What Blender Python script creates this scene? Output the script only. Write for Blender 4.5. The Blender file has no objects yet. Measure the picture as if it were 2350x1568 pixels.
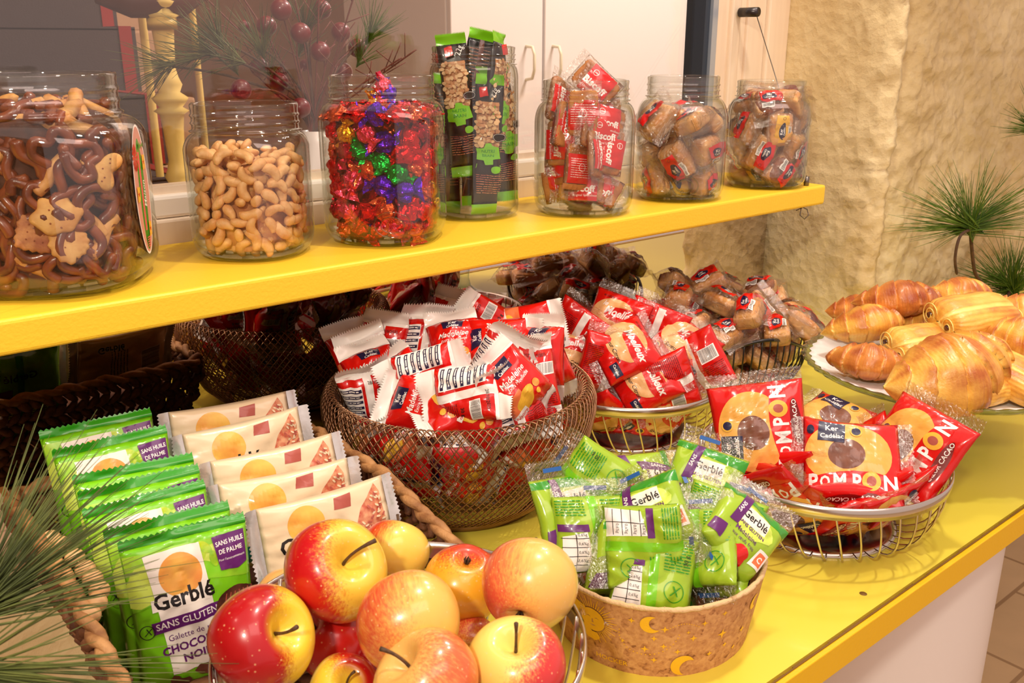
import bpy, bmesh, math, random
import numpy as np
from mathutils import Vector, Matrix, noise, geometry
R_ = math.radians
PI = math.pi
SC = bpy.context.scene
COL = SC.collection

# ------------------------------------------------------------------ camera
F_PX, CXP, CYP, CAM_H = 2141.0, 1175.0, 784.0, 0.5
PITCH, AZ = R_(17.717), R_(39.828)          # down, and from +Y towards +X
cam_d = bpy.data.cameras.new('camera')
cam = bpy.data.objects.new('camera', cam_d); COL.objects.link(cam)
cam.location = (0, 0, CAM_H)
cam.rotation_euler = (PI / 2 - PITCH, 0, -AZ)
cam_d.sensor_width = 36.0; cam_d.lens = F_PX / 2350 * 36.0
cam_d.clip_start = 0.02; cam_d.clip_end = 60
cam_d.dof.use_dof = True; cam_d.dof.focus_distance = 0.98; cam_d.dof.aperture_fstop = 20.0
SC.camera = cam

# ------------------------------------------------------------------ world, exposure
SC.view_settings.view_transform = 'Standard'; SC.view_settings.look = 'None'
SC.view_settings.gamma = 1.0; SC.view_settings.exposure = 0.0
SC.view_settings.use_curve_mapping = False
SC.cycles.max_bounces = 8; SC.cycles.transparent_max_bounces = 24
SC.cycles.diffuse_bounces = 3; SC.cycles.glossy_bounces = 4; SC.cycles.transmission_bounces = 6
SC.cycles.caustics_reflective = False; SC.cycles.caustics_refractive = False
SC.cycles.sample_clamp_indirect = 4.0
wd = bpy.data.worlds.new('world'); SC.world = wd; wd.use_nodes = True
wd.node_tree.nodes['Background'].inputs[0].default_value = (1.0, 0.75, 0.66, 1)
wd.node_tree.nodes['Background'].inputs[1].default_value = 0.72

# ------------------------------------------------------------------ lamps of the shop ceiling, and added fill lights
def spot(name, loc, target, power, color, size=1.3, blend=0.6, radius=0.05):
    d = bpy.data.lights.new(name, 'SPOT'); d.energy = power; d.color = color
    d.spot_size = size; d.spot_blend = blend; d.shadow_soft_size = radius
    o = bpy.data.objects.new(name, d); COL.objects.link(o); o.location = loc
    o.rotation_euler = (Vector(target) - Vector(loc)).to_track_quat('-Z', 'Y').to_euler()
    return o
def area(name, loc, target, power, color, sx, sy):
    d = bpy.data.lights.new(name, 'AREA'); d.energy = power; d.color = color
    d.shape = 'RECTANGLE'; d.size = sx; d.size_y = sy
    o = bpy.data.objects.new(name, d); COL.objects.link(o); o.location = loc
    o.rotation_euler = (Vector(target) - Vector(loc)).to_track_quat('-Z', 'Y').to_euler()
    return o
spot('ceiling_spot', (0.78, 0.36, 1.85), (0.75, 0.62, 0), 54, (1.0, 0.90, 0.76), 1.4)
spot('ceiling_spot', (-0.70, -0.30, 1.22), (0.95, 0.85, 0.15), 62, (1.0, 0.90, 0.74), 1.1)
spot('ceiling_spot', (1.42, 0.50, 1.45), (0.75, 0.75, 0.1), 16, (1.0, 0.90, 0.78), 1.5)
spot('ceiling_spot', (-0.7, 0.9, 1.6), (-0.15, 1.0, -0.85), 60, (1.0, 0.90, 0.74), 0.9)  # extra spot, added to brighten the floor left of the table
area('pink_fill', (0.4, -0.9, 2.0), (0.8, 0.8, 0), 16, (1.0, 0.74, 0.66), 1.6, 0.9)  # added soft fill for the pinkish ambient, not an actual fitting
# the room behind the window
area('cabinet_fill', (2.6, 1.35, 2.2), (2.0, 2.3, 0.5), 75, (1.0, 0.86, 0.80), 0.8, 0.4)  # unseen light added to brighten the white cabinet doors
area('stair_lamp', (0.9, 1.5, 2.2), (0.7, 2.3, 0.2), 7, (1.0, 0.70, 0.42), 0.8, 0.8)

# ------------------------------------------------------------------ pixel -> point on a level plane
_h = Vector((math.sin(AZ), math.cos(AZ), 0)); _r = Vector((math.cos(AZ), -math.sin(AZ), 0)); _z = Vector((0, 0, 1))
_fw = _h * math.cos(PITCH) - _z * math.sin(PITCH); _up = _h * math.sin(PITCH) + _z * math.cos(PITCH)
def at(x, y, z):
    d = _fw + _r * ((x - CXP) / F_PX) - _up * ((y - CYP) / F_PX)
    return Vector((0, 0, CAM_H)) + d * ((z - CAM_H) / d.z)
def atY(x, y, Y):
    d = _fw + _r * ((x - CXP) / F_PX) - _up * ((y - CYP) / F_PX)
    return Vector((0, 0, CAM_H)) + d * (Y / d.y)

# ------------------------------------------------------------------ object helpers
def link(name, me, parent=None, loc=(0, 0, 0), mtx=None):
    o = bpy.data.objects.new(name, me); COL.objects.link(o)
    if mtx is not None: o.matrix_basis = mtx
    else: o.location = loc
    if parent is not None: o.parent = parent
    return o
def tag(o, label, cat, group=None):
    o['label'] = label; o['category'] = cat
    if group: o['group'] = group
    elif 'group' in o: del o['group']
    return o
def thing(name, label, cat, loc=(0, 0, 0), group=None, mtx=None):
    return tag(link(name, None, None, loc, mtx), label, cat, group)
def structure(o): o['kind'] = 'structure'; return o
def dup(root, mtx=None, label=None, cat=None, group=None):
    r = root.copy(); COL.objects.link(r)
    if mtx is not None: r.matrix_basis = mtx
    if label: r['label'] = label
    if cat: r['category'] = cat
    if group: r['group'] = group
    for ch in list(root.children):
        c = ch.copy(); COL.objects.link(c); c.parent = r
        for g in list(ch.children):
            d = g.copy(); COL.objects.link(d); d.parent = c
    return r
def mesh(name, verts, faces, mats, mi=None, smooth=True):
    me = bpy.data.meshes.new(name)
    me.from_pydata([tuple(map(float, v)) for v in verts], [], [tuple(map(int, f)) for f in faces])
    for m in (mats if isinstance(mats, (list, tuple)) else [mats]): me.materials.append(m)
    if mi is not None: me.polygons.foreach_set('material_index', np.asarray(mi, dtype=np.int32))
    if smooth: me.polygons.foreach_set('use_smooth', np.ones(len(me.polygons), dtype=bool))
    me.update(); return me
class MB:
    """collects pieces of one part"""
    def __init__(s): s.v = []; s.f = []; s.m = []
    def add(s, V, Fc, m=0):
        o = len(s.v); s.v.extend([tuple(p) for p in V]); s.f.extend([tuple(i + o for i in q) for q in Fc]); s.m.extend([m] * len(Fc)); return s
    def grid(s, P, m=0, cu=False, cv=False):
        P = np.asarray(P); nu, nv = P.shape[:2]; Fc = []
        for i in range(nu if cu else nu - 1):
            for j in range(nv if cv else nv - 1):
                a, b = i * nv + j, i * nv + (j + 1) % nv
                c, d = ((i + 1) % nu) * nv + (j + 1) % nv, ((i + 1) % nu) * nv + j
                Fc.append((a, d, c, b))
        return s.add(P.reshape(-1, 3), Fc, m)
    def box(s, x0, x1, y0, y1, z0, z1, m=0):
        V = [(x0, y0, z0), (x1, y0, z0), (x1, y1, z0), (x0, y1, z0), (x0, y0, z1), (x1, y0, z1), (x1, y1, z1), (x0, y1, z1)]
        return s.add(V, [(3, 2, 1, 0), (4, 5, 6, 7), (0, 1, 5, 4), (1, 2, 6, 5), (2, 3, 7, 6), (3, 0, 4, 7)], m)
    def lathe(s, prof, n=48, m=0, c=(0, 0, 0), cap0=False, cap1=False, fn=None):
        a = np.linspace(0, 2 * PI, n, endpoint=False)
        P = np.zeros((len(prof), n, 3))
        for i, (r, z) in enumerate(prof):
            k = fn(a, i) if fn else 1.0
            P[i, :, 0] = c[0] + r * k * np.cos(a); P[i, :, 1] = c[1] + r * k * np.sin(a); P[i, :, 2] = c[2] + z
        o = len(s.v); s.grid(P, m, False, True)
        if cap0: s.f.append(tuple(o + j for j in range(n))); s.m.append(m)
        if cap1: s.f.append(tuple(o + (len(prof) - 1) * n + j for j in reversed(range(n)))); s.m.append(m)
        return s
    def tube(s, pts, r, n=6, m=0, closed=False, cap=True):
        pts = [Vector(p) for p in pts]; N = len(pts)
        rs = [r] * N if not hasattr(r, '__len__') else list(r)
        P = np.zeros((N, n, 3)); ref = None
        for i in range(N):
            if closed: t = pts[(i + 1) % N] - pts[i - 1]
            else: t = pts[min(i + 1, N - 1)] - pts[max(i - 1, 0)]
            t.normalize()
            if ref is None:
                ref = t.cross(Vector((0, 0, 1)))
                if ref.length < 0.1: ref = t.cross(Vector((1, 0, 0)))
            ref = (ref - t * ref.dot(t))
            ref.normalize(); b = t.cross(ref)
            for j in range(n):
                a = 2 * PI * j / n
                P[i, j] = pts[i] + (ref * math.cos(a) + b * math.sin(a)) * rs[i]
        o = len(s.v); s.grid(P, m, closed, True)
        if cap and not closed:
            s.f.append(tuple(o + j for j in range(n))); s.m.append(m)
            s.f.append(tuple(o + (N - 1) * n + j for j in reversed(range(n)))); s.m.append(m)
        return s
    def me(s, name, mats, smooth=True): return mesh(name, s.v, s.f, mats, s.m, smooth)
    def obj(s, name, mats, parent=None, smooth=True, loc=(0, 0, 0)): return link(name, s.me(name, mats, smooth), parent, loc)
def bevel(o, w=0.002, seg=2):
    b = o.modifiers.new('b', 'BEVEL'); b.width = w; b.segments = seg; b.limit_method = 'ANGLE'; return o
def autosmooth(o, ang=40):
    me = o.data; me.set_sharp_from_angle(angle=R_(ang)); return o

# vectorised value noise in 2-D / 3-D
def _hash(n): n = np.asarray(n, dtype=np.int64); n = (n << 13) ^ n; return 1.0 - ((n * (n * n * 15731 + 789221) + 1376312589) & 0x7fffffff) / 1073741824.0
def vn3(x, y, z, seed=0):
    xi, yi, zi = np.floor(x).astype(np.int64), np.floor(y).astype(np.int64), np.floor(z).astype(np.int64)
    fx, fy, fz = x - xi, y - yi, z - zi
    fx, fy, fz = [q * q * (3 - 2 * q) for q in (fx, fy, fz)]
    def h(a, b, c): return _hash((xi + a) * 73 + (yi + b) * 9973 + (zi + c) * 131071 + seed * 7919)
    c00 = h(0, 0, 0) * (1 - fx) + h(1, 0, 0) * fx; c10 = h(0, 1, 0) * (1 - fx) + h(1, 1, 0) * fx
    c01 = h(0, 0, 1) * (1 - fx) + h(1, 0, 1) * fx; c11 = h(0, 1, 1) * (1 - fx) + h(1, 1, 1) * fx
    return (c00 * (1 - fy) + c10 * fy) * (1 - fz) + (c01 * (1 - fy) + c11 * fy) * fz
def fbm(x, y, z, seed=0, o=3):
    s = 0; a = 1.0
    for i in range(o): s = s + a * vn3(x * 2 ** i, y * 2 ** i, z * 2 ** i, seed + i); a *= 0.5
    return s

# ------------------------------------------------------------------ materials
def srgb(r, g, b):
    f = lambda c: (c / 255 / 12.92) if c / 255 <= 0.04045 else ((c / 255 + 0.055) / 1.055) ** 2.4
    return (f(r), f(g), f(b), 1)
def new_mat(name):
    m = bpy.data.materials.new(name); m.use_nodes = True; nt = m.node_tree
    return m, nt, nt.nodes['Principled BSDF']
def N(nt, t, **kw):
    n = nt.nodes.new(t)
    for k, v in kw.items():
        if k.startswith('i_'):
            key = k[2:].replace('_', ' '); n.inputs[int(key) if key.isdigit() else key].default_value = v
        else: setattr(n, k, v)
    return n
def coords(nt): return N(nt, 'ShaderNodeTexCoord').outputs['Object']
def bump(nt, bsdf, scale, strength, dist=0.001, kind='noise', detail=3, stretch=None):
    co = coords(nt)
    if stretch:
        mp = N(nt, 'ShaderNodeMapping'); mp.inputs['Scale'].default_value = stretch; nt.links.new(co, mp.inputs[0]); co = mp.outputs[0]
    if kind == 'noise': t = N(nt, 'ShaderNodeTexNoise', i_Scale=scale, i_Detail=detail); out = t.outputs[0]
    else: t = N(nt, 'ShaderNodeTexVoronoi', i_Scale=scale); out = t.outputs['Distance']
    nt.links.new(co, t.inputs['Vector'])
    b = N(nt, 'ShaderNodeBump', i_Strength=strength, i_Distance=dist); nt.links.new(out, b.inputs['Height'])
    nt.links.new(b.outputs[0], bsdf.inputs['Normal']); return b
def mat(name, col, rough=0.5, metal=0.0, coat=0.0, bs=None, bst=0.3, bd=0.001, spec=0.5, trans=0.0, sss=0.0, mott=None, ms=40, stretch=None, kind='noise'):
    m, nt, b = new_mat(name)
    c = srgb(*col); b.inputs['Base Color'].default_value = c
    b.inputs['Roughness'].default_value = rough; b.inputs['Metallic'].default_value = metal
    b.inputs['Coat Weight'].default_value = coat; b.inputs['Coat Roughness'].default_value = 0.08
    b.inputs['Specular IOR Level'].default_value = spec
    if trans: b.inputs['Transmission Weight'].default_value = trans
    if sss: b.inputs['Subsurface Weight'].default_value = sss; b.inputs['Subsurface Scale'].default_value = 0.005
    if mott:
        t = N(nt, 'ShaderNodeTexNoise', i_Scale=ms, i_Detail=4); r = N(nt, 'ShaderNodeValToRGB')
        co = coords(nt)
        if stretch:
            mp = N(nt, 'ShaderNodeMapping'); mp.inputs['Scale'].default_value = stretch; nt.links.new(co, mp.inputs[0]); co = mp.outputs[0]
        nt.links.new(co, t.inputs['Vector']); nt.links.new(t.outputs[0], r.inputs[0])
        r.color_ramp.elements[0].position = 0.35; r.color_ramp.elements[1].position = 0.65
        r.color_ramp.elements[0].color = c; r.color_ramp.elements[1].color = srgb(*mott)
        nt.links.new(r.outputs[0], b.inputs['Base Color'])
    if bs: bump(nt, b, bs, bst, bd, kind)
    return m
def schlick(nt, f0, normal=None):
    lw = N(nt, 'ShaderNodeLayerWeight', i_Blend=0.5); p = N(nt, 'ShaderNodeMath', operation='POWER'); p.inputs[1].default_value = 5.0
    ma = N(nt, 'ShaderNodeMath', operation='MULTIPLY_ADD'); ma.inputs[1].default_value = 1 - f0; ma.inputs[2].default_value = f0; ma.use_clamp = True
    if normal is not None: nt.links.new(normal, lw.inputs['Normal'])
    nt.links.new(lw.outputs['Facing'], p.inputs[0]); nt.links.new(p.outputs[0], ma.inputs[0]); return ma.outputs[0]
def film(name, tint=(0.97, 0.95, 0.93), fac=0.11, rough=0.18, bs=120, bst=0.9, bd=0.006):
    """thin clear wrapper film: lets light through and glints off its creases"""
    m = bpy.data.materials.new(name); m.use_nodes = True; nt = m.node_tree; nt.nodes.clear()
    out = N(nt, 'ShaderNodeOutputMaterial'); mix = N(nt, 'ShaderNodeMixShader')
    tr = N(nt, 'ShaderNodeBsdfTransparent'); tr.inputs[0].default_value = (*tint, 1)
    gl = N(nt, 'ShaderNodeBsdfGlossy', i_Roughness=rough); gl.inputs[0].default_value = (1, 0.97, 0.93, 1)
    t = N(nt, 'ShaderNodeTexNoise', i_Scale=bs, i_Detail=3, i_Distortion=1.2); bp = N(nt, 'ShaderNodeBump', i_Strength=bst, i_Distance=bd)
    nt.links.new(coords(nt), t.inputs['Vector']); nt.links.new(t.outputs[0], bp.inputs['Height'])
    nt.links.new(bp.outputs[0], gl.inputs['Normal']); nt.links.new(schlick(nt, fac, bp.outputs[0]), mix.inputs[0])
    nt.links.new(tr.outputs[0], mix.inputs[1]); nt.links.new(gl.outputs[0], mix.inputs[2]); nt.links.new(mix.outputs[0], out.inputs[0])
    return m
def glass(name, clear=(0.98, 0.985, 0.975), edge=(0.60, 0.63, 0.55), rough=0.04, power=2.6, refl=1.15):
    m = bpy.data.materials.new(name); m.use_nodes = True; nt = m.node_tree; nt.nodes.clear()
    out = N(nt, 'ShaderNodeOutputMaterial'); mix = N(nt, 'ShaderNodeMixShader')
    tr = N(nt, 'ShaderNodeBsdfTransparent'); gl = N(nt, 'ShaderNodeBsdfGlossy', i_Roughness=rough); gl.inputs[0].default_value = (1, 1, 1, 1)
    lw = N(nt, 'ShaderNodeLayerWeight', i_Blend=0.5)
    pw = N(nt, 'ShaderNodeMath', operation='POWER'); pw.inputs[1].default_value = power
    cm = N(nt, 'ShaderNodeMix', data_type='RGBA'); cm.inputs[6].default_value = (*clear, 1); cm.inputs[7].default_value = (*edge, 1)
    ml = N(nt, 'ShaderNodeMath', operation='MULTIPLY'); ml.inputs[1].default_value = refl
    nt.links.new(lw.outputs['Facing'], pw.inputs[0]); nt.links.new(pw.outputs[0], cm.inputs[0]); nt.links.new(cm.outputs[2], tr.inputs[0])
    ml.use_clamp = True; nt.links.new(schlick(nt, 0.045), ml.inputs[0]); nt.links.new(ml.outputs[0], mix.inputs[0])
    nt.links.new(tr.outputs[0], mix.inputs[1]); nt.links.new(gl.outputs[0], mix.inputs[2]); nt.links.new(mix.outputs[0], out.inputs[0])
    return m
M = {}
M['yellow'] = mat('yellow_paint', (250, 200, 14), 0.32, coat=0.3, bs=160, bst=0.15, bd=0.0006)
M['yellow_edge'] = mat('yellow_paint_textured', (253, 208, 52), 0.45, bs=300, bst=0.35, bd=0.001)
M['table_top'] = mat('lemon_laminate', (234, 216, 78), 0.22, coat=0.25, bs=12, bst=0.05, bd=0.002)
M['table_edge'] = mat('table_edge_paint', (240, 190, 4), 0.5, bs=400, bst=0.4, bd=0.0008)
M['dark_seam'] = mat('worn_seam', (120, 84, 10), 0.7)
M['mirror'] = mat('silvered_mirror', (226, 214, 205), 0.015, metal=1.0)
M['pane'] = glass('window_glass', (0.96, 0.95, 0.93), (0.8, 0.8, 0.78), 0.0, 3.0, 1.6)
M['frame'] = mat('cream_frame_paint', (236, 216, 190), 0.4, coat=0.2, bs=30, bst=0.08, mott=(228, 204, 176), ms=6, stretch=(8, 8, 0.5))
M['frame_white'] = mat('white_frame_paint', (246, 236, 220), 0.35, coat=0.3)
M['seal'] = mat('dark_rubber_seal', (44, 52, 64), 0.5)
M['steelblue'] = mat('pale_metal_bead', (190, 200, 214), 0.3, metal=0.6)
M['glass'] = glass('jar_glass')
M['glass_base'] = glass('jar_base_glass', (0.86, 0.88, 0.82), (0.45, 0.50, 0.42), 0.02, 1.4, 1.2)
M['film'] = film('clear_film'); M['seal_film'] = film('crimped_clear_film', (0.93, 0.90, 0.87), 0.22, 0.22, 260, 0.8, 0.003)
M['steel'] = mat('brushed_steel', (214, 206, 196), 0.22, metal=1.0)
M['bronze'] = mat('bronze_wire', (164, 124, 92), 0.34, metal=0.85)
M['blackwire'] = mat('black_wire', (22, 20, 22), 0.3, coat=0.3)
M['white'] = mat('white_plastic_film', (244, 238, 230), 0.35, coat=0.4, bs=120, bst=0.25, bd=0.001)
M['red'] = mat('red_wrapper', (216, 16, 14), 0.24, coat=0.6, bs=55, bst=0.35, bd=0.002)
M['darkred'] = mat('dark_red_print', (120, 12, 10), 0.4)
M['navy'] = mat('navy_print', (26, 24, 66), 0.35, coat=0.4)
M['black'] = mat('black_print', (24, 20, 20), 0.35, coat=0.3)
M['ink_white'] = mat('white_print', (250, 244, 238), 0.4, coat=0.2)
M['purple'] = mat('purple_print', (96, 28, 106), 0.35, coat=0.4)
M['green'] = mat('leaf_green_wrapper', (124, 204, 26), 0.24, coat=0.6, bs=60, bst=0.3, bd=0.002)
M['green_dark'] = mat('deep_green_wrapper', (48, 150, 28), 0.26, coat=0.6, bs=60, bst=0.3, bd=0.002)
M['lime'] = mat('lime_wrapper', (160, 196, 44), 0.24, coat=0.6, bs=60, bst=0.35, bd=0.002)
M['lime_light'] = mat('pale_lime_print', (206, 230, 90), 0.35, coat=0.4)
M['paper'] = mat('off_white_print', (246, 238, 226), 0.35, coat=0.4)
M['cream'] = mat('cream_wrapper', (240, 216, 178), 0.28, coat=0.5, bs=50, bst=0.3, bd=0.002)
M['silver'] = mat('silver_foil', (226, 224, 224), 0.25, metal=0.55, bs=140, bst=0.4, bd=0.001)
M['teal'] = mat('teal_print', (20, 140, 150), 0.35, coat=0.4)
M['gold_print'] = mat('golden_print', (242, 186, 60), 0.4, coat=0.3)
M['amber'] = mat('amber_print', (246, 200, 90), 0.35, coat=0.4, mott=(232, 138, 60), ms=26)
M['orange'] = mat('orange_print', (236, 120, 70), 0.4, coat=0.3)
M['biscuit'] = mat('baked_biscuit', (196, 128, 66), 0.6, mott=(160, 92, 42), ms=70, bs=260, bst=0.5, bd=0.001)
M['cake'] = mat('golden_sponge', (240, 182, 104), 0.6, mott=(220, 146, 74), ms=50, bs=320, bst=0.5, bd=0.001)
M['cake_dark'] = mat('browned_crust', (170, 92, 48), 0.6, mott=(130, 64, 34), ms=60, bs=300, bst=0.5, bd=0.001)
M['cup'] = mat('baking_paper', (238, 188, 126), 0.6, mott=(212, 150, 92), ms=40)
M['choco'] = mat('chocolate_print', (62, 30, 22), 0.3, coat=0.5, mott=(110, 60, 44), ms=60)
M['puff'] = mat('puffed_rice_print', (196, 88, 64), 0.4, coat=0.3, mott=(232, 170, 126), ms=160)
M['milkchoc'] = mat('milk_chocolate_print', (176, 84, 70), 0.4, coat=0.3)
# =================================================================== THE SETTING
WY = 1.01            # the plane of the mirror below and the window above the shelf
ZF = -0.85           # floor
FX = 1.455           # where the stone reveal stands
# floor: pale stone slabs
m, nt, b = new_mat('stone_floor'); M['floor'] = m
br = N(nt, 'ShaderNodeTexBrick', i_Scale=1.6, i_Mortar_Size=0.008); br.offset = 0.5
br.inputs['Color1'].default_value = srgb(226, 200, 160); br.inputs['Color2'].default_value = srgb(214, 186, 146); br.inputs['Mortar'].default_value = srgb(170, 140, 104)
nz = N(nt, 'ShaderNodeTexNoise', i_Scale=9, i_Detail=5); mx = N(nt, 'ShaderNodeMix', data_type='RGBA', blend_type='MULTIPLY'); mx.inputs[0].default_value = 0.25
nt.links.new(coords(nt), br.inputs[0]); nt.links.new(coords(nt), nz.inputs[0]); nt.links.new(br.outputs[0], mx.inputs[6]); nt.links.new(nz.outputs[0], mx.inputs[7]); nt.links.new(mx.outputs[2], b.inputs[0])
b.inputs['Roughness'].default_value = 0.5
structure(MB().box(-2.5, 6, -2.5, 6, ZF - 0.1, ZF).obj('floor', M['floor'], smooth=False))
# limestone
m, nt, b = new_mat('limestone'); M['stone'] = m
n1 = N(nt, 'ShaderNodeTexNoise', i_Scale=5, i_Detail=6); r1 = N(nt, 'ShaderNodeValToRGB')
r1.color_ramp.elements[0].position = 0.3; r1.color_ramp.elements[0].color = srgb(208, 182, 130); r1.color_ramp.elements[1].position = 0.7; r1.color_ramp.elements[1].color = srgb(238, 220, 174)
n2 = N(nt, 'ShaderNodeTexNoise', i_Scale=90, i_Detail=6, i_Roughness=0.7); n3 = N(nt, 'ShaderNodeTexVoronoi', i_Scale=60)
ad = N(nt, 'ShaderNodeMath', operation='ADD'); bp = N(nt, 'ShaderNodeBump', i_Strength=0.7, i_Distance=0.003)
nt.links.new(coords(nt), n1.inputs[0]); nt.links.new(coords(nt), n2.inputs[0]); nt.links.new(coords(nt), n3.inputs[0])
nt.links.new(n1.outputs[0], r1.inputs[0]); nt.links.new(r1.outputs[0], b.inputs[0])
nt.links.new(n2.outputs[0], ad.inputs[0]); nt.links.new(n3.outputs[0], ad.inputs[1]); nt.links.new(ad.outputs[0], bp.inputs['Height']); nt.links.new(bp.outputs[0], b.inputs['Normal'])
b.inputs['Roughness'].default_value = 0.85
def wall_strip(name, poly, rough, z0, z1, joints=(), seed=1):
    """a stone face over a plan outline, dressed or rough along its length"""
    P = []; rg = []
    for (a, ra), (c, rc) in zip(zip(poly, rough), zip(poly[1:], rough[1:])):
        L = math.dist(a, c); n = max(2, int(L / 0.006))
        for i in range(n):
            t = i / n; P.append((a[0] + (c[0] - a[0]) * t, a[1] + (c[1] - a[1]) * t)); rg.append(ra + (rc - ra) * t)
    P.append(poly[-1]); rg.append(rough[-1]); P = np.array(P); rg = np.array(rg)
    T = np.gradient(P, axis=0); T /= np.linalg.norm(T, axis=1)[:, None]; Nn = np.stack([T[:, 1], -T[:, 0]], 1)
    for _ in range(2): Nn[1:-1] = (Nn[:-2] + Nn[1:-1] + Nn[2:]) / 3
    zs = np.arange(z0, z1, 0.008); S = np.arange(len(P)) * 0.006
    A, B = np.meshgrid(S, zs, indexing='ij')
    d = (fbm(A * 28, B * 28, A * 0, seed, 3) * 0.0035 + fbm(A * 110, B * 110, A * 0, seed + 5, 2) * 0.0026) * rg[:, None] + fbm(A * 7, B * 5, A * 0, seed + 9, 2) * 0.003
    for zj in joints: d -= 0.005 * np.exp(-((B - zj - 0.004 * vn3(A * 12, B * 0, B * 0, 3)) / 0.003) ** 2)
    G = np.zeros((len(P), len(zs), 3))
    G[..., 0] = P[:, 0, None] + Nn[:, 0, None] * d; G[..., 1] = P[:, 1, None] + Nn[:, 1, None] * d; G[..., 2] = B
    mb = MB().grid(G)
    return structure(mb.obj(name, M['stone']))
wall_strip('wall_reveal', [(FX + .006, WY + .03), (FX, 1.0), (FX, .90), (FX, .845), (FX + .004, .818), (FX + .018, .800), (FX + .034, .800), (FX + .040, .822)],
           [.15, .15, .3, .9, 1.4, 1.6, 1.2, .6], -0.02, 1.3, (0.305,), 2)
wall_strip('wall_facade', [(FX + .040, .822), (FX + .042, .88), (FX + .07, .895), (FX + .15, .890), (FX + .21, .862), (FX + .9, .858), (FX + 1.6, .858)],
           [.4, .4, .5, .8, 1.5, 1.5, 1.5], -0.02, 1.3, (0.475,), 5)
structure(MB().box(FX + .055, 3.2, .915, 1.1, ZF, 1.35).obj('wall_core', M['stone'], smooth=False))
structure(MB().box(-1.6, 3.2, WY + .012, WY + .10, ZF, -0.035).obj('wall_under_window', M['stone'], smooth=False))
# a mirror covers the wall between table and shelf
structure(MB().box(-1.2, FX, WY, WY + .006, -0.0305, 0.262).obj('wall_mirror', M['mirror'], smooth=False))
# window: two-stepped bottom rail, right jamb with a dark rubber seal, one large pane
w = MB(); w.box(-1.2, FX + .003, WY, WY + .05, 0.262, 0.318); structure(bevel(w.obj('trim_1', M['frame'], smooth=False), .003))
w = MB(); w.box(-1.2, 1.262, WY - .004 + .010, WY + .045, 0.318, 0.343); structure(bevel(w.obj('window_1', M['frame_white'], smooth=False), .004))
w = MB(); w.box(-1.2, 1.262, WY + .018, WY + .045, 0.343, 0.351); structure(w.obj('trim_2', M['frame'], smooth=False))
w = MB(); w.box(1.275, FX + .003, WY + .002, WY + .05, 0.318, 1.35); w.box(1.305, 1.328, WY - .006, WY + .01, 0.318, 1.35); w.box(1.350, 1.40, WY - .003, WY + .01, 0.318, 1.35)
w.box(1.40, FX + .003, WY - .010, WY + .01, 0.318, 1.35)
structure(bevel(w.obj('window_2', M['frame'], smooth=False), .003))
w = MB(); w.box(1.250, 1.262, WY + .006, WY + .045, 0.343, 1.35); structure(w.obj('trim_3', M['seal'], smooth=False))
w = MB(); w.box(1.262, 1.275, WY + .000, WY + .045, 0.318, 1.35); structure(w.obj('trim_4', M['steelblue'], smooth=False))
structure(MB().box(-1.2, 1.252, WY + .028, WY + .032, 0.343, 1.35).obj('window_3', M['pane'], smooth=False))
# ------------------------------------------------------------------ the room behind the window
M['plaster'] = mat('warm_plaster', (196, 158, 124), 0.8, mott=(178, 140, 106), ms=3)
M['cabinet'] = mat('white_cabinet_door', (238, 230, 226), 0.35, coat=0.2)
M['handle'] = mat('cream_handle', (232, 222, 190), 0.4)
M['carpet'] = mat('grey_stair_carpet', (70, 60, 60), 0.95, bs=300, bst=0.5)
M['carpet_red'] = mat('red_carpet_border', (150, 40, 34), 0.9)
M['baluster'] = mat('yellow_painted_wood', (240, 208, 116), 0.45)
M['rail'] = mat('dark_brown_handrail', (86, 40, 30), 0.4)
structure(MB().box(-2.5, 6, 4.4, 4.5, ZF, 3).obj('wall_back_room', M['plaster'], smooth=False))
structure(MB().box(6, 6.1, .9, 4.5, ZF, 3).obj('wall_back_room_right', M['plaster'], smooth=False))
structure(MB().box(-2.6, -2.5, -2.5, 4.5, ZF, 3).obj('wall_left', M['plaster'], smooth=False))
structure(MB().box(-2.5, 6, 1.4, 4.4, 2.6, 2.7).obj('ceiling', M['plaster'], smooth=False))
CY = 2.3
x0, xm, x1 = atY(1034, 100, CY).x, atY(1248, 100, CY).x, atY(1790, 100, CY).x
cb = thing('storage_cabinet', 'tall white double-door cabinet seen through the window behind the jars', 'cabinet', (xm, CY, ZF))
bevel(MB().box(x0 - xm, x1 - xm, .022, .6, 0, 2.6).obj('body', M['cabinet'], cb, False), .004)
for s, xa, xb in ((-1, x0 - xm + .002, -.005), (1, .005, x1 - xm - .002)):
    d = bevel(MB().box(xa, xb, 0, .02, .03, 2.58).obj('door', M['cabinet'], cb, False), .003)
    hx = (atY(1207, 140, CY).x if s < 0 else atY(1268, 140, CY).x) - xm
    zc = atY(1248, 182, CY).z - ZF
    h = MB().tube([(hx, 0.0, zc), (hx, -.03, zc + .005), (hx, -.04, zc + .03), (hx, -.04, zc + .075), (hx, -.03, zc + .098), (hx, 0, zc + .10)], .005, 8)
    h.obj('handle', M['handle'], d)
MB().box(-.005, .005, .018, .024, .03, 2.58).obj('gap', M['seal'], cb, False)
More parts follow.
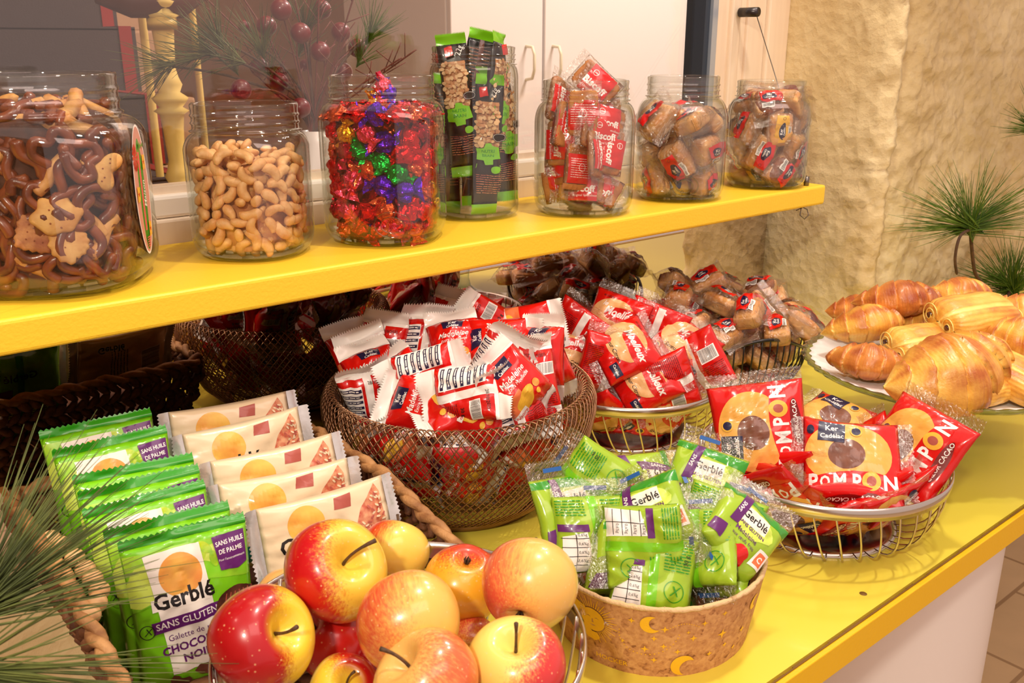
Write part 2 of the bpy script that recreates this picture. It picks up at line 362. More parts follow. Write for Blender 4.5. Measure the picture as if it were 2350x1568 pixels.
# flight of stairs
XR = atY(300, 200, 2.2).x
st = thing('staircase', 'stone staircase with grey red-bordered runner seen through the window at upper left', 'stairs', (XR, 2.2, ZF))
z0 = atY(200, 232, 2.2).z - ZF
for k in range(6):
    y, z = (k - 1) * .26, z0 + (k - 1) * .15
    dx = .045 * k
    s = bevel(MB().box(-2.0 + dx, .10 + dx, y, 2.0, z - .15 if k else 0, z).obj('step', M['plaster'], st, False), .006)
    a = MB(); a.box(-.46 + dx, dx + .02, y - .008, y + .26, z, z + .008); a.box(-.46 + dx, dx + .02, y - .008, y, z - .145, z + .004)
    a.obj('runner', M['carpet'], s, False)
    for bx in (-.47, -.02):
        a = MB()
        a.box(bx + dx, bx + .03 + dx, y - .010, y + .26, z + .0075, z + .010); a.box(bx + dx, bx + .03 + dx, y - .0105, y - .0075, z - .145, z + .010)
        a.obj('runner_border', M['carpet_red'], s, False)
# balusters with a dark handrail
def baluster(px, Y, zt, r, label, plain=False):
    p = atY(px, 250, Y)
    t = thing('stair_baluster', label, 'baluster', (p.x, p.y, ZF), 'yellow painted balusters')
    H = zt - ZF
    if plain:
        MB().lathe([(r, 0), (r, H)], 12).obj('shaft', M['baluster'], t); return t
    pr = [(r * 1.6, 0), (r * 1.6, .06)]
    z = .10
    for seg in range(8):
        s = H / 8.2
        pr += [(r * 1.0, z), (r * .8, z + s * .1), (r * 1.0, z + s * .45), (r * 1.15, z + s * .60), (r * 1.7, z + s * .64), (r * 1.1, z + s * .68), (r * 1.55, z + s * .74), (r * 1.75, z + s * .78), (r * 1.0, z + s * .84), (r * 1.3, z + s * .92)]
        z += s
    pr += [(r * 1.4, H - .02), (r * 1.4, H)]
    MB().lathe(pr, 24, cap0=True, cap1=True).obj('shaft', M['baluster'], t); return t
ZB = atY(390, 42, 1.8).z
baluster(393, 1.8, ZB, .019, 'turned yellow baluster under the dark handrail behind the window')
baluster(350, 1.95, .95, .008, 'thin plain yellow post just left of the turned baluster', True)
baluster(463, 2.02, 1.1, .007, 'thin plain yellow post just right of the turned baluster', True)
hr = thing('handrail', 'dark brown wooden handrail end above the turned yellow baluster', 'handrail', (0, 0, 0))
p = atY(393, 250, 1.8)
MB().tube([(p.x - .09, p.y + .03, ZB + .05), (p.x - .05, p.y, ZB + .028), (p.x + .03, p.y, ZB + .028), (p.x + .09, p.y + .03, ZB + .06), (p.x + .12, p.y + .14, ZB + .2)], .030, 10).obj('rail', M['rail'], hr)

# =================================================================== TABLE AND SHELF
TX0, TX1, TY0 = 0.180, 2.3, 0.357
tb = thing('display_table', 'long lemon yellow display table carrying the baskets and the cake stand', 'table', (1.0, .68, ZF))
def tbox(x0, x1, y0, y1, z0, z1): return MB().box(x0 - 1.0, x1 - 1.0, y0 - .68, y1 - .68, z0 - ZF, z1 - ZF)
a = tbox(TX0, FX - .004, TY0 + .004, WY - .0005, -.006, 0); t2 = tbox(FX - .004, TX1, TY0 + .004, .79, -.006, 0); a.add(t2.v, t2.f)
a.obj('tabletop', M['table_top'], tb, False)
a = tbox(TX0 + .001, FX - .006, TY0 + .001, WY - .002, -.030, -.0065); t2 = tbox(FX - .006, TX1, TY0 + .001, .788, -.030, -.0065); a.add(t2.v, t2.f)
bevel(a.obj('core_board', M['table_edge'], tb, False), .0015)
# raised edge strip with the worn dark seam
bevel(tbox(TX0, TX1, TY0 - .006, TY0 - .0008, -.030, .0004).obj('edge_strip', M['table_edge'], tb, False), .001)
rnd = random.Random(4); sm = MB()
for k in range(160):
    x = TX0 + k * .0133
    wv = rnd.uniform(.0006, .0018)
    sm.box(x - 1.0, x + .0134 - 1.0, TY0 - .0008 - .68, TY0 + wv - .68, .0001 - ZF, .0007 - ZF)
sm.obj('edge_seam', M['dark_seam'], tb, False)
scr = MB(); pc = at(1981, 1363, 0); scr.lathe([(0.0001, .0006), (.0028, .0006), (.0036, .0001)], 20, c=(pc.x - 1.0, pc.y - .68, -ZF)); scr.obj('screw_head', mat('rusty_screw', (130, 96, 40), .5, .4, bs=900, bst=.6), tb)
for (x, y) in ((.24, .42), (.24, .95), (2.2, .42)): bevel(tbox(x, x + .05, y, y + .05, ZF, -.03).obj('leg', M['frame_white'], tb, False), .003)
ped = at(2215, 1540, -.40)
pd = thing('round_pedestal', 'large white cylindrical pedestal under the front edge of the yellow table', 'pedestal', (1.12, .62, ZF))
MB().lathe([(.225, 0), (.225, .03), (.215, .035), (.215, -ZF - .032)], 72, cap0=True, cap1=True).obj('drum', M['cabinet'], pd); autosmooth(pd.children[0])
# shelf
SZ = 0.292; SY0 = 0.80; SX1 = 1.30
sh = thing('wall_shelf', 'thick golden yellow shelf under the window carrying the glass jars', 'shelf', (.5, .9, .262))
o = bevel(MB().box(-2.2, SX1 - .5, SY0 - .9, WY - .9 - .0005, 0, SZ - .262).obj('board', M['yellow_edge'], sh, False), .004, 3)
# suspension: wall stand-off, steel cable, shelf anchor, loop
def cable_set(px, py, sx, label, with_top=True):
    t = thing('suspension_cable', label, 'cable', (0, 0, 0))
    top = atY(px, py, WY - .03); a = Vector((sx, SY0 + .015, SZ))
    if with_top:
        MB().tube([(top.x - .0, WY - .010, top.z), (top.x, WY - .045, top.z)], .0075, 16).obj('standoff', mat('gunmetal', (70, 66, 66), .3, .8), t)
    g = M['gunmetal_wire']
    MB().tube([(top.x, WY - .040, top.z), tuple(a + Vector((0, 0, .012)))], .0008, 6).obj('wire', g, t)
    MB().tube([tuple(a + Vector((0, 0, -.0005))), tuple(a + Vector((0, 0, .014)))], .004, 12).obj('anchor', g, t)
    b = a + Vector((0, 0, -.031)); L = [b, b + Vector((-.008, 0, -.004)), b + Vector((-.012, -.002, -.013)), b + Vector((-.002, -.004, -.020)), b + Vector((.008, -.004, -.015)), b + Vector((.006, -.002, -.006)), b + Vector((-.004, 0, -.002)), b + Vector((-.016, .003, -.006))]
    MB().tube(L, .0008, 6).obj('wire_tail', g, t)
    return t
M['gunmetal_wire'] = mat('steel_cable', (120, 112, 104), .35, .8)
cable_set(1722, 28, 1.268, 'thin steel cable from the wall stand-off to the right end of the yellow shelf')
cable_set(-60, -300, .118, 'thin steel cable loop hanging below the left part of the yellow shelf')
# =================================================================== PRINTED WRAPPERS
def text2d(s, size, bold=0.0, shear=0.0, cache={}):
    k = (s, bold, shear)
    if k not in cache:
        c = bpy.data.curves.new('t', 'FONT'); c.body = s; c.align_x = 'CENTER'; c.align_y = 'CENTER'
        c.resolution_u = 2; c.offset = bold; c.shear = shear
        o = bpy.data.objects.new('t', c); COL.objects.link(o); dg = bpy.context.evaluated_depsgraph_get()
        me = o.evaluated_get(dg).to_mesh(); me.calc_loop_triangles()
        V = np.array([(v.co.x, v.co.y) for v in me.vertices]).reshape(-1, 2); T = [tuple(t.vertices) for t in me.loop_triangles]
        o.evaluated_get(dg).to_mesh_clear(); bpy.data.objects.remove(o); bpy.data.curves.remove(c)
        cache[k] = (V, T)
    V, T = cache[k]; return V * size, T
class Design:
    """flat print in pack coordinates (u across, v up), later laid on a wrapper"""
    def __init__(s): s.v = []; s.f = []; s.m = []; s.mats = []; s.layer = 0
    def _m(s, name):
        if name not in s.mats: s.mats.append(name)
        return s.mats.index(name)
    def tris(s, V, T, mname):
        s.layer += 1; o = len(s.v); z = s.layer * 3e-5
        s.v += [(float(p[0]), float(p[1]), z) for p in V]; s.f += [tuple(i + o for i in t) for t in T]; s.m += [s._m(mname)] * len(T); return s
    def poly(s, P, mname):
        T = geometry.tessellate_polygon([[Vector((p[0], p[1], 0)) for p in P]]); return s.tris(P, T, mname)
    def rect(s, x0, y0, x1, y1, mname): return s.poly([(x0, y0), (x1, y0), (x1, y1), (x0, y1)], mname)
    def disc(s, x, y, rx, ry, mname, n=28, a0=0, rot=0, a1=None):
        P = []
        a1 = 2 * PI if a1 is None else a1
        for i in range(n):
            a = a0 + (a1 - a0) * i / (n if abs(a1 - a0 - 2 * PI) < 1e-6 else n - 1); X, Y = rx * math.cos(a), ry * math.sin(a)
            P.append((x + X * math.cos(rot) - Y * math.sin(rot), y + X * math.sin(rot) + Y * math.cos(rot)))
        return s.poly(P, mname)
    def ring(s, x, y, r, w, mname, n=28):
        V = []; T = []
        for i in range(n):
            a = 2 * PI * i / n; V += [(x + r * math.cos(a), y + r * math.sin(a)), (x + (r - w) * math.cos(a), y + (r - w) * math.sin(a))]
            j = (i + 1) % n; T += [(2 * i, 2 * j, 2 * i + 1), (2 * j, 2 * j + 1, 2 * i + 1)]
        return s.tris(V, T, mname)
    def text(s, t, x, y, size, mname, rot=0, bold=0.0, shear=0.0, sx=1.0):
        V, T = text2d(t, size, bold, shear); c, d = math.cos(rot), math.sin(rot)
        V = V * [sx, 1]; V = np.stack([V[:, 0] * c - V[:, 1] * d + x, V[:, 0] * d + V[:, 1] * c + y], 1); return s.tris(V, T, mname)
    def barcode(s, x0, y0, x1, y1, seed=1, rot=False):
        s.rect(x0, y0, x1, y1, 'ink_white'); r = random.Random(seed); L = (y1 - y0) if rot else (x1 - x0); a = .06 * L; V = []; T = []
        while a < L * .94:
            w = L * r.choice([.008, .014, .022]);
            q = [(x0 + .001, y0 + a), (x1 - .001, y0 + a), (x1 - .001, y0 + a + w), (x0 + .001, y0 + a + w)] if rot else [(x0 + a, y0 + .0015), (x0 + a + w, y0 + .0015), (x0 + a + w, y1 - .0008), (x0 + a, y1 - .0008)]
            o = len(V); V += q; T += [(o, o + 1, o + 2), (o, o + 2, o + 3)]; a += w + L * r.choice([.012, .018])
        return s.tris(V, T, 'black')
    def lines(s, x0, y0, x1, n, dy, mname, h=.0006, seed=1):
        r = random.Random(seed); V = []; T = []
        for i in range(n):
            x = x0
            while x < x1:
                w = r.uniform(.002, .007); e = min(x + w, x1); y = y0 - i * dy; o = len(V)
                V += [(x, y), (e, y), (e, y + h), (x, y + h)]; T += [(o, o + 1, o + 2), (o, o + 2, o + 3)]; x = e + .0008
        return s.tris(V, T, mname)
    def star(s, x, y, r, mname, k=4, inner=.35, rot=0):
        return s.poly([(x + (r if i % 2 == 0 else r * inner) * math.sin(rot + PI * i / k), y + (r if i % 2 == 0 else r * inner) * math.cos(rot + PI * i / k)) for i in range(2 * k)], mname)
    def blob(s, x, y, rx, ry, mname, seed=1, amp=.15, n=22, rot=0):
        r = random.Random(seed); ph = [r.uniform(0, 6.28) for _ in range(3)]; P = []
        for i in range(n):
            a = 2 * PI * i / n; k = 1 + amp * (math.sin(2 * a + ph[0]) + math.sin(3 * a + ph[1]) * .7 + math.sin(5 * a + ph[2]) * .5)
            X, Y = rx * k * math.cos(a), ry * k * math.sin(a); P.append((x + X * math.cos(rot) - Y * math.sin(rot), y + X * math.sin(rot) + Y * math.cos(rot)))
        return s.poly(P, mname)
    def cut(s, us, vs, diag=0):
        """cut the print along the wrapper's own grid so that it follows every crease"""
        bm = bmesh.new(); V = [bm.verts.new(p) for p in s.v]
        for f, m in zip(s.f, s.m):
            try: q = bm.faces.new([V[i] for i in f]); q.material_index = m
            except ValueError: pass
        for i, g in enumerate(us):
            bmesh.ops.bisect_plane(bm, geom=bm.verts[:] + bm.edges[:] + bm.faces[:], plane_co=(g, 0, 0), plane_no=(1, 0, 0), clear_inner=(i == 0), clear_outer=(i == len(us) - 1), dist=1e-7)
        for i, g in enumerate(vs):
            bmesh.ops.bisect_plane(bm, geom=bm.verts[:] + bm.edges[:] + bm.faces[:], plane_co=(0, g, 0), plane_no=(0, 1, 0), clear_inner=(i == 0), clear_outer=(i == len(vs) - 1), dist=1e-7)
        du, dv = us[1] - us[0], vs[1] - vs[0]; nn = Vector((1 / du, -1 / dv, 0)).normalized(); k0 = -len(vs)
        if diag:
            for k in range(-len(vs) + 1, len(us) - 1):
                bmesh.ops.bisect_plane(bm, geom=bm.verts[:] + bm.edges[:] + bm.faces[:], plane_co=(us[0] + k * du, vs[0], 0), plane_no=nn, dist=1e-7)
        bm.verts.ensure_lookup_table(); bm.verts.index_update()
        P = np.array([v.co[:] for v in bm.verts]).reshape(-1, 3); Fc = [[v.index for v in f.verts] for f in bm.faces]; mi = [f.material_index for f in bm.faces]
        for a in range(len(Fc)):   # keep the print facing outwards
            f = Fc[a]; x = P[f]; ar = 0
            for i in range(len(f)): ar += x[i, 0] * x[(i + 1) % len(f), 1] - x[(i + 1) % len(f), 0] * x[i, 1]
            if ar < 0: Fc[a] = f[::-1]
        bm.free(); return P, Fc, mi

class Pack:
    """a flow-wrap: pillow body, a crimped seal at each end, print on both faces"""
    def __init__(s, w, h, t, seal, wr=.0012, seed=1, ncell=(22, 26), seal_amp=.0006, zig=.0018, bend=0.0, twist=0.0, p=2.6, droop=0.0, curl=0.0, wavy=1.0):
        s.curl, s.wavy = curl, wavy
        s.w, s.h, s.t, s.seal, s.wr, s.seed, s.sa, s.zig, s.bend, s.twist, s.p, s.droop = w, h, t, seal, wr, seed, seal_amp, zig, bend, twist, p, droop
        s.hb = h - 2 * seal; s.us = np.linspace(-w / 2, w / 2, ncell[0] + 1); s.vs = np.linspace(-s.hb / 2, s.hb / 2, ncell[1] + 1)
    def deform(s, X, Y, Z):
        if s.twist: a = s.twist * Y / s.h * 2; X, Z = X * np.cos(a) - Z * np.sin(a), X * np.sin(a) + Z * np.cos(a)
        if s.bend: Z = Z - s.bend * (Y / s.h * 2) ** 2
        if s.droop: Z = Z + s.droop * (X / s.w * 2) ** 2
        return X, Y, Z
    def F(s, u, v, side):
        w, hb = s.w, s.hb
        a = np.clip(np.abs(2 * u / w), 0, 1); b = np.clip(np.abs(2 * v / hb), 0, 1)
        env = np.sqrt(np.clip(1 - a ** s.p, 0, 1)) * (1 - b ** 3.5) ** .7
        # narrowing of the outline beside the filling
        x = u * (1 - .05 * (1 - b ** 2)); z = env * s.t / 2
        k = (1 - a ** 6)
        cr = np.abs(vn3(u * 60 + v * 20, v * 45 + 3, side * 5.0 + u * 0, s.seed)) + .6 * np.abs(vn3(u * 120, v * 70, side * 3.0 + u * 0, s.seed + 3))
        rad = np.abs(vn3(u * 190 / (1.15 - .4 * b), v * 12, side * 2.0 + u * 0, s.seed + 9)) * b ** 2 * 1.5
        z = z + (s.wr * (cr - .4) * .9 - s.wr * rad) * k * np.minimum(1, env * 3 + .15)
        rs = np.random.RandomState(s.seed * 7 + int(side > 0)); fold = 0
        for _ in range(9):
            an = rs.uniform(0, PI); d0 = rs.uniform(-.4, .4) * min(w, hb); wd = rs.uniform(.003, .009); am = rs.uniform(-.9, 1.1)
            dd = u * math.cos(an) + v * math.sin(an) - d0; tt = -u * math.sin(an) + v * math.cos(an) - rs.uniform(-.5, .5) * w
            fold = fold + am * np.clip(1 - np.abs(dd) / wd, 0, 1) * np.clip(1.2 - np.abs(tt) / (w * .5), 0, 1)
        z = z + s.wr * .55 * fold * k * np.minimum(1, env * 3 + .1)
        z = np.maximum(z, .00025)
        mid = s.wr * 1.2 * vn3(u * 25, v * 25, u * 0, s.seed + 20)
        return s.deform(x, v, side * z + mid)
    def body(s, mats, zone=None):
        U, V = np.meshgrid(s.us, s.vs, indexing='ij'); mb = MB(); nu, nv = U.shape
        for side in (1, -1):
            P = np.stack(s.F(U, V, side), -1); Fc = []
            for i in range(nu - 1):
                for j in range(nv - 1):
                    a, b, c, d = i * nv + j, i * nv + j + 1, (i + 1) * nv + j + 1, (i + 1) * nv + j
                    Fc += [(a, d, c), (a, c, b)] if side > 0 else [(a, b, d), (b, c, d)]
            mb.add(P.reshape(-1, 3), Fc)
        me = mb.me('w', mats)
        bm = bmesh.new(); bm.from_mesh(me)
        bm.verts.ensure_lookup_table(); bmesh.ops.remove_doubles(bm, verts=bm.verts[:], dist=.0006); bm.to_mesh(me); bm.free()
        me.polygons.foreach_set('use_smooth', np.ones(len(me.polygons), dtype=bool)); return me
    def sealm(s, end, m, wavy=1.0):
        n, k = 44, 12; U = np.linspace(-s.w / 2, s.w / 2, n); T = np.linspace(0, 1, k); G = np.zeros((n, k, 3))
        for j, t in enumerate(T):
            v = end * (s.hb / 2 + s.seal * t); z = s.sa * np.sin(t * 5.5 * 2 * PI) * (t > .08) + s.curl * end * t * t * (1 + .6 * np.sin(U * 60 + s.seed)) + wavy * s.wavy * .0022 * t * vn3(U * 45, U * 0 + end * 2, U * 0 + t, s.seed + 31) * 2
            mid = s.wr * 1.2 * vn3(U * 25, np.full(n, end * s.hb / 2) * 25, U * 0, s.seed + 20)
            x = U.copy()
            if t > .99: v = v + end * s.zig * (np.arange(n) % 2 * 1.0)
            vv = np.full(n, 1.0) * v
            X, Y, Z = s.deform(x, vv, z + mid * (1 - t * .3)); G[:, j, 0], G[:, j, 1], G[:, j, 2] = X, Y, Z
        if end < 0: G = G[::-1]
        mb = MB().grid(G); return mb.me('seal', m)
    def printm(s, design, side=1, cutc={}):
        key = (id(design), round(s.w, 5), round(s.hb, 5), len(s.us), len(s.vs))
        if key not in cutc: cutc[key] = [design.cut(s.us, s.vs, d_) for d_ in (1, 0)] if False else design.cut(s.us, s.vs, 1)
        P, Fc, mi = cutc[key]
        u = P[:, 0]; uu = u * side; v = P[:, 1]; e = 2e-4   # the back is read mirrored
        p0 = np.stack(s.F(uu, v, side), -1); pu = np.stack(s.F(np.clip(uu + e, -s.w / 2, s.w / 2), v, side), -1) - np.stack(s.F(np.clip(uu - e, -s.w / 2, s.w / 2), v, side), -1); pv = np.stack(s.F(uu, v + e, side), -1) - np.stack(s.F(uu, v - e, side), -1)
        # bilinear position on the wrapper's own grid, then lifted by a hair
        iu = np.clip(np.searchsorted(s.us, uu) - 1, 0, len(s.us) - 2); iv = np.clip(np.searchsorted(s.vs, v) - 1, 0, len(s.vs) - 2)
        UU, VV = np.meshgrid(s.us, s.vs, indexing='ij'); G = np.stack(s.F(UU, VV, side), -1)
        a = ((uu - s.us[iu]) / (s.us[iu + 1] - s.us[iu]))[:, None]; c = ((v - s.vs[iv]) / (s.vs[iv + 1] - s.vs[iv]))[:, None]
        A_, B_, C_, D_ = G[iu, iv], G[iu, iv + 1], G[iu + 1, iv + 1], G[iu + 1, iv]
        if side < 0:
            q = np.where(a + c < 1, A_ + (D_ - A_) * a + (B_ - A_) * c, C_ + (B_ - C_) * (1 - a) + (D_ - C_) * (1 - c))
        else: q = np.where(a > c, A_ + (D_ - A_) * a + (C_ - D_) * c, A_ + (C_ - B_) * a + (B_ - A_) * c)
        Ng = np.cross(np.gradient(G, axis=0), np.gradient(G, axis=1)); Ng /= (np.linalg.norm(Ng, axis=2)[..., None] + 1e-12); Ng *= side
        A_, B_, C_, D_ = Ng[iu, iv], Ng[iu, iv + 1], Ng[iu + 1, iv + 1], Ng[iu + 1, iv]
        if side < 0: n = np.where(a + c < 1, A_ + (D_ - A_) * a + (B_ - A_) * c, C_ + (B_ - C_) * (1 - a) + (D_ - C_) * (1 - c))
        else: n = np.where(a > c, A_ + (D_ - A_) * a + (C_ - D_) * c, A_ + (C_ - B_) * a + (B_ - A_) * c)
        q = q + n * (.00018 + P[:, 2:3] * 1.5)
        if side < 0: Fc = [f[::-1] for f in Fc] if False else Fc
        return mesh('print', q, Fc, [M[x] for x in design.mats], mi)
def build_pack(kind, label, cat, pk, body_m, seal_m, front=None, back=None, cake=None, group=None):
    r = thing(kind, label, cat, group=group)
    link('wrapper', pk.body(body_m), r)
    link('end_seal', pk.sealm(1, seal_m), r); link('end_seal', pk.sealm(-1, seal_m), r)
    if front: link('front_print', pk.printm(front, 1), r)
    if back: link('back_print', pk.printm(back, -1), r)
    if cake: link(cake[0], cake[1], r)
    return r
def orient(loc, up, face, spin=0.0):
    """pack placed at loc, its v axis along up, its front towards face"""
    v = Vector(up).normalized(); n = Vector(face); n = (n - v * n.dot(v)).normalized(); u = v.cross(n)
    Mx = Matrix((u, v, n)).transposed().to_4x4(); Mx = Matrix.Translation(loc) @ Mx @ Matrix.Rotation(spin, 4, 'Z'); return Mx
CAMV = Vector((0, 0, CAM_H))
def towards(loc, px_rot=0.0, tilt=0.0, turn=0.0):
    """frame at loc facing back to the viewer's side, rolled by px_rot; tilt>0 leans the face upwards, turn swings it right"""
    n = (CAMV - Vector(loc)).normalized(); v = (_z - n * n.z).normalized(); u = v.cross(n)
    B = Matrix((u, v, n)).transposed().to_4x4()
    return Matrix.Translation(loc) @ B @ Matrix.Rotation(turn, 4, 'Y') @ Matrix.Rotation(-tilt, 4, 'X') @ Matrix.Rotation(px_rot, 4, 'Z')
def keep_in(mtx, c, rf, hw, hh, zr, zmin=.004, t=.012):
    """shifts a pack sideways until none of its corners sticks through the bowl"""
    for _ in range(14):
        sh = Vector((0, 0, 0)); n = 0
        for (a, b_) in ((1, 1), (1, -1), (-1, 1), (-1, -1), (1, 0), (-1, 0), (0, 1), (0, -1)):
            for q in (t, -t):
                p = mtx @ Vector((a * hw, b_ * hh, q if a * b_ == 0 else q * .2))
                if p.z < zmin: sh.z += zmin - p.z; n += 1
                if p.z > zr + .002: continue
                v = Vector((p.x - c[0], p.y - c[1], 0)); lim = rf(max(p.z, 0)) - .003
                if v.length > lim: sh -= v.normalized() * (v.length - lim); n += 1
        if n == 0: break
        mtx = Matrix.Translation(sh * (1.0 / max(2, n)) * 1.6) @ mtx
    return mtx
BOWLF = {'mesh': ((.586, .795), lambda z: .088 + (.134 - .088) * min(1, z / .10) ** .7, .138), 'lemon': ((.872, .804), lambda z: .082 + (.124 - .082) * min(1, z / .08) ** .8, .080), 'pomp': ((.847, .494), lambda z: .084 + (.126 - .084) * min(1, z / .08) ** .8, .080), 'cork': ((.572, .486), lambda z: .083 + .0115 * min(1, z / .07), .071)}
class Kind:
    """hands out the first built pack itself, then copies of the variants"""
    def __init__(s, protos): s.p = protos; s.used = [False] * len(protos)
    def put(s, i, mtx, label, group=None, cat=None, bowl=None, dims=None):
        if bowl: c_, rf_, zr_ = BOWLF[bowl]; mtx = keep_in(mtx, c_, rf_, dims[0] / 2, dims[1] / 2, zr_)
        i %= len(s.p); r = s.p[i]
        if not s.used[i]: s.used[i] = True; r.matrix_basis = mtx; tag(r, label, cat or r['category'], group or r.get('group')); return r
        return dup(r, mtx, label, cat, group or r.get('group'))
    def drop_unused(s):
        for r, u in zip(s.p, s.used):
            if not u:
                for c in list(r.children): bpy.data.objects.remove(c)
                bpy.data.objects.remove(r)
def roundbox(w, h, t, r=.3, n=14, bumps=.0006, seed=1, taper=0.0, flute=0):
    """a rounded cake; taper narrows its foot, flute pleats its sides"""
    ph = np.linspace(-PI / 2, PI / 2, n); th = np.linspace(0, 2 * PI, 8 * n, endpoint=False); G = np.zeros((len(ph), len(th), 3)); e = r
    f = lambda c, p: np.sign(c) * np.abs(c) ** p
    for i, a in enumerate(ph):
        k = 1 - taper * (0.5 - 0.5 * math.sin(a)); fl = 1 + (flute and .028 * np.sin(th * flute) * (math.sin(a) < .5))
        G[i, :, 0] = w / 2 * f(math.cos(a), e) * f(np.cos(th), e) * k * fl; G[i, :, 1] = h / 2 * f(math.cos(a), e) * f(np.sin(th), e) * k * fl; G[i, :, 2] = t / 2 * f(math.sin(a), e * 1.2)
    G += (fbm(G[..., 0] * 90, G[..., 1] * 90, G[..., 2] * 90, seed, 2) * bumps)[..., None] * (G / (np.linalg.norm(G, axis=-1)[..., None] + 1e-9))
    return MB().grid(G, 0, False, True)
# =================================================================== BOWLS AND BASKETS
def spiral_mesh(prof, nw, turns, r, dirs=(1, -1), steps=44, off=0.0):
    """two families of slanting wires over a turned profile"""
    P = np.array(prof); s = np.concatenate([[0], np.cumsum(np.hypot(*np.diff(P, axis=0).T))]); s /= s[-1]
    t = np.linspace(0, 1, steps); R = np.interp(t, s, P[:, 0]); Z = np.interp(t, s, P[:, 1]); mb = MB()
    ang = np.concatenate([[0], np.cumsum(np.diff(t) * 1.0)]) * turns
    for d in dirs:
        for k in range(nw):
            a = 2 * PI * k / nw + d * ang + off; rr = R + d * r * .7
            mb.tube(np.stack([rr * np.cos(a), rr * np.sin(a), Z], 1), r, 4, cap=False)
    return mb
def mesh_bowl(c, R, label):
    k = R / .152
    t = thing('wire_mesh_bowl', label, 'bowl', (c[0], c[1], 0))
    prof = [(.094, .006), (.108, .014), (.124, .030), (.138, .056), (.149, .088), (.1535, .112), (.1535, .124), (.150, .134), (.145, .139), (.140, .138), (.137, .132), (.1355, .122)]
    prof = [(a * k, b * k) for a, b in prof]
    spiral_mesh(prof, 104, .95, .00076, steps=46).obj('mesh_wall', M['bronze'], t)
    inner = [(a * k, b * k) for a, b in [(.1355, .122), (.133, .088), (.122, .056), (.108, .034), (.09, .020), (.06, .014), (.02, .012)]]
    spiral_mesh(inner, 60, .8, .0005, steps=26).obj('inner_mesh', M['bronze'], t)
    MB().lathe([(.084 * k, 0), (.094 * k, 0), (.095 * k, .004), (.094 * k, .008), (.0915 * k, .008), (.091 * k, .0035), (.084 * k, .003), (.084 * k, 0)], 96).obj('foot_ring', M['bronze'], t)
    return t
mesh_bowl((.586, .795), .152, 'large round bronze wire mesh bowl full of red and white madeleine packs')
def steel_bowl(c, R, H, label, n=38, Rb=.62):
    t = thing('wire_bowl', label, 'bowl', (c[0], c[1], 0))
    MB().lathe([(R - .0022, H - .013), (R - .0004, H - .0135), (R + .0010, H - .006), (R + .0006, H), (R - .0012, H + .0002), (R - .0012, H - .006), (R - .0022, H - .013)], 128).obj('rim', M['steel'], t)
    mb = MB()
    for k in range(n):
        a0 = 2 * PI * k / n; pts = []
        for i in range(9):
            s = i / 8; ang = s * PI / 2; rr = R * Rb + (R - .002 - R * Rb) * math.sin(ang) ** .8; z = .0035 + (H - .005) * (1 - math.cos(ang)) ** 1.0
            a = a0 + .22 * (1 - s); pts.append((rr * math.cos(a), rr * math.sin(a), z))
        mb.tube(pts, .0011, 6)
    mb.obj('wire_wall', M['steel'], t)
    MB().lathe([(R * Rb + .004, 0.0), (R * Rb + .004, .0045), (R * Rb - .002, .0045), (.0001, .003), (.0001, 0.0012), (R * Rb + .004, 0)], 72).obj('base', M['steel'], t)
    return t
steel_bowl((.872, .804), .128, .080, 'steel wire bowl of lemon cake packs right of the bronze mesh bowl')
steel_bowl((.847, .494), .130, .080, 'wide steel wire bowl holding the large red round-cake packs')
FC, FR, FH = (.279, .447), .120, .132
steel_bowl(FC, FR, FH, 'steel wire fruit bowl heaped with apples in the foreground')
def wave_bowl(c, R, label):
    t = thing('wavy_wire_basket', label, 'basket', (c[0], c[1], 0)); n = 120; ph = 1.3
    zr = lambda a: .084 + .017 * math.sin(3 * a + ph)
    MB().tube([(R * math.cos(2 * PI * i / n), R * math.sin(2 * PI * i / n), zr(2 * PI * i / n)) for i in range(n)], .0026, 8, closed=True).obj('rim', M['blackwire'], t)
    mb = MB()
    for k in range(58):
        a = 2 * PI * k / 58; pts = []
        for i in range(9):
            s = i / 8; rr = R * .55 + (R - R * .55) * math.sin(s * PI / 2) ** .75; z = .004 + (zr(a) - .004) * (1 - math.cos(s * PI / 2)); pts.append((rr * math.cos(a), rr * math.sin(a), z))
        mb.tube(pts, .0012, 5)
    mb.obj('wire_wall', M['blackwire'], t)
    MB().lathe([(R * .56, 0), (R * .56, .005), (.0001, .0045), (.0001, .0005), (R * .56, 0)], 48).obj('base', M['blackwire'], t)
    return t
BC = (1.130, .842); BR = .120
wave_bowl(BC, BR, 'black wire basket with a wavy rim near the stone corner')
# ------------------------------------------------------------------ cork basket
m, nt, b = new_mat('cork'); M['cork'] = m
v1 = N(nt, 'ShaderNodeTexVoronoi', i_Scale=170); v2 = N(nt, 'ShaderNodeTexNoise', i_Scale=260, i_Detail=4); rp = N(nt, 'ShaderNodeValToRGB')
nt.links.new(coords(nt), v1.inputs[0]); nt.links.new(coords(nt), v2.inputs[0]); mxx = N(nt, 'ShaderNodeMath', operation='MULTIPLY_ADD'); mxx.inputs[1].default_value = .45
nt.links.new(v1.outputs['Color'], mxx.inputs[0]); nt.links.new(v2.outputs[0], mxx.inputs[2]); nt.links.new(mxx.outputs[0], rp.inputs[0]); nt.links.new(rp.outputs[0], b.inputs[0])
rp.color_ramp.elements[0].position = .38; rp.color_ramp.elements[0].color = srgb(128, 78, 44); rp.color_ramp.elements[1].position = .95; rp.color_ramp.elements[1].color = srgb(214, 162, 108)
e = rp.color_ramp.elements.new(.56); e.color = srgb(186, 130, 84)
b.inputs['Roughness'].default_value = .75
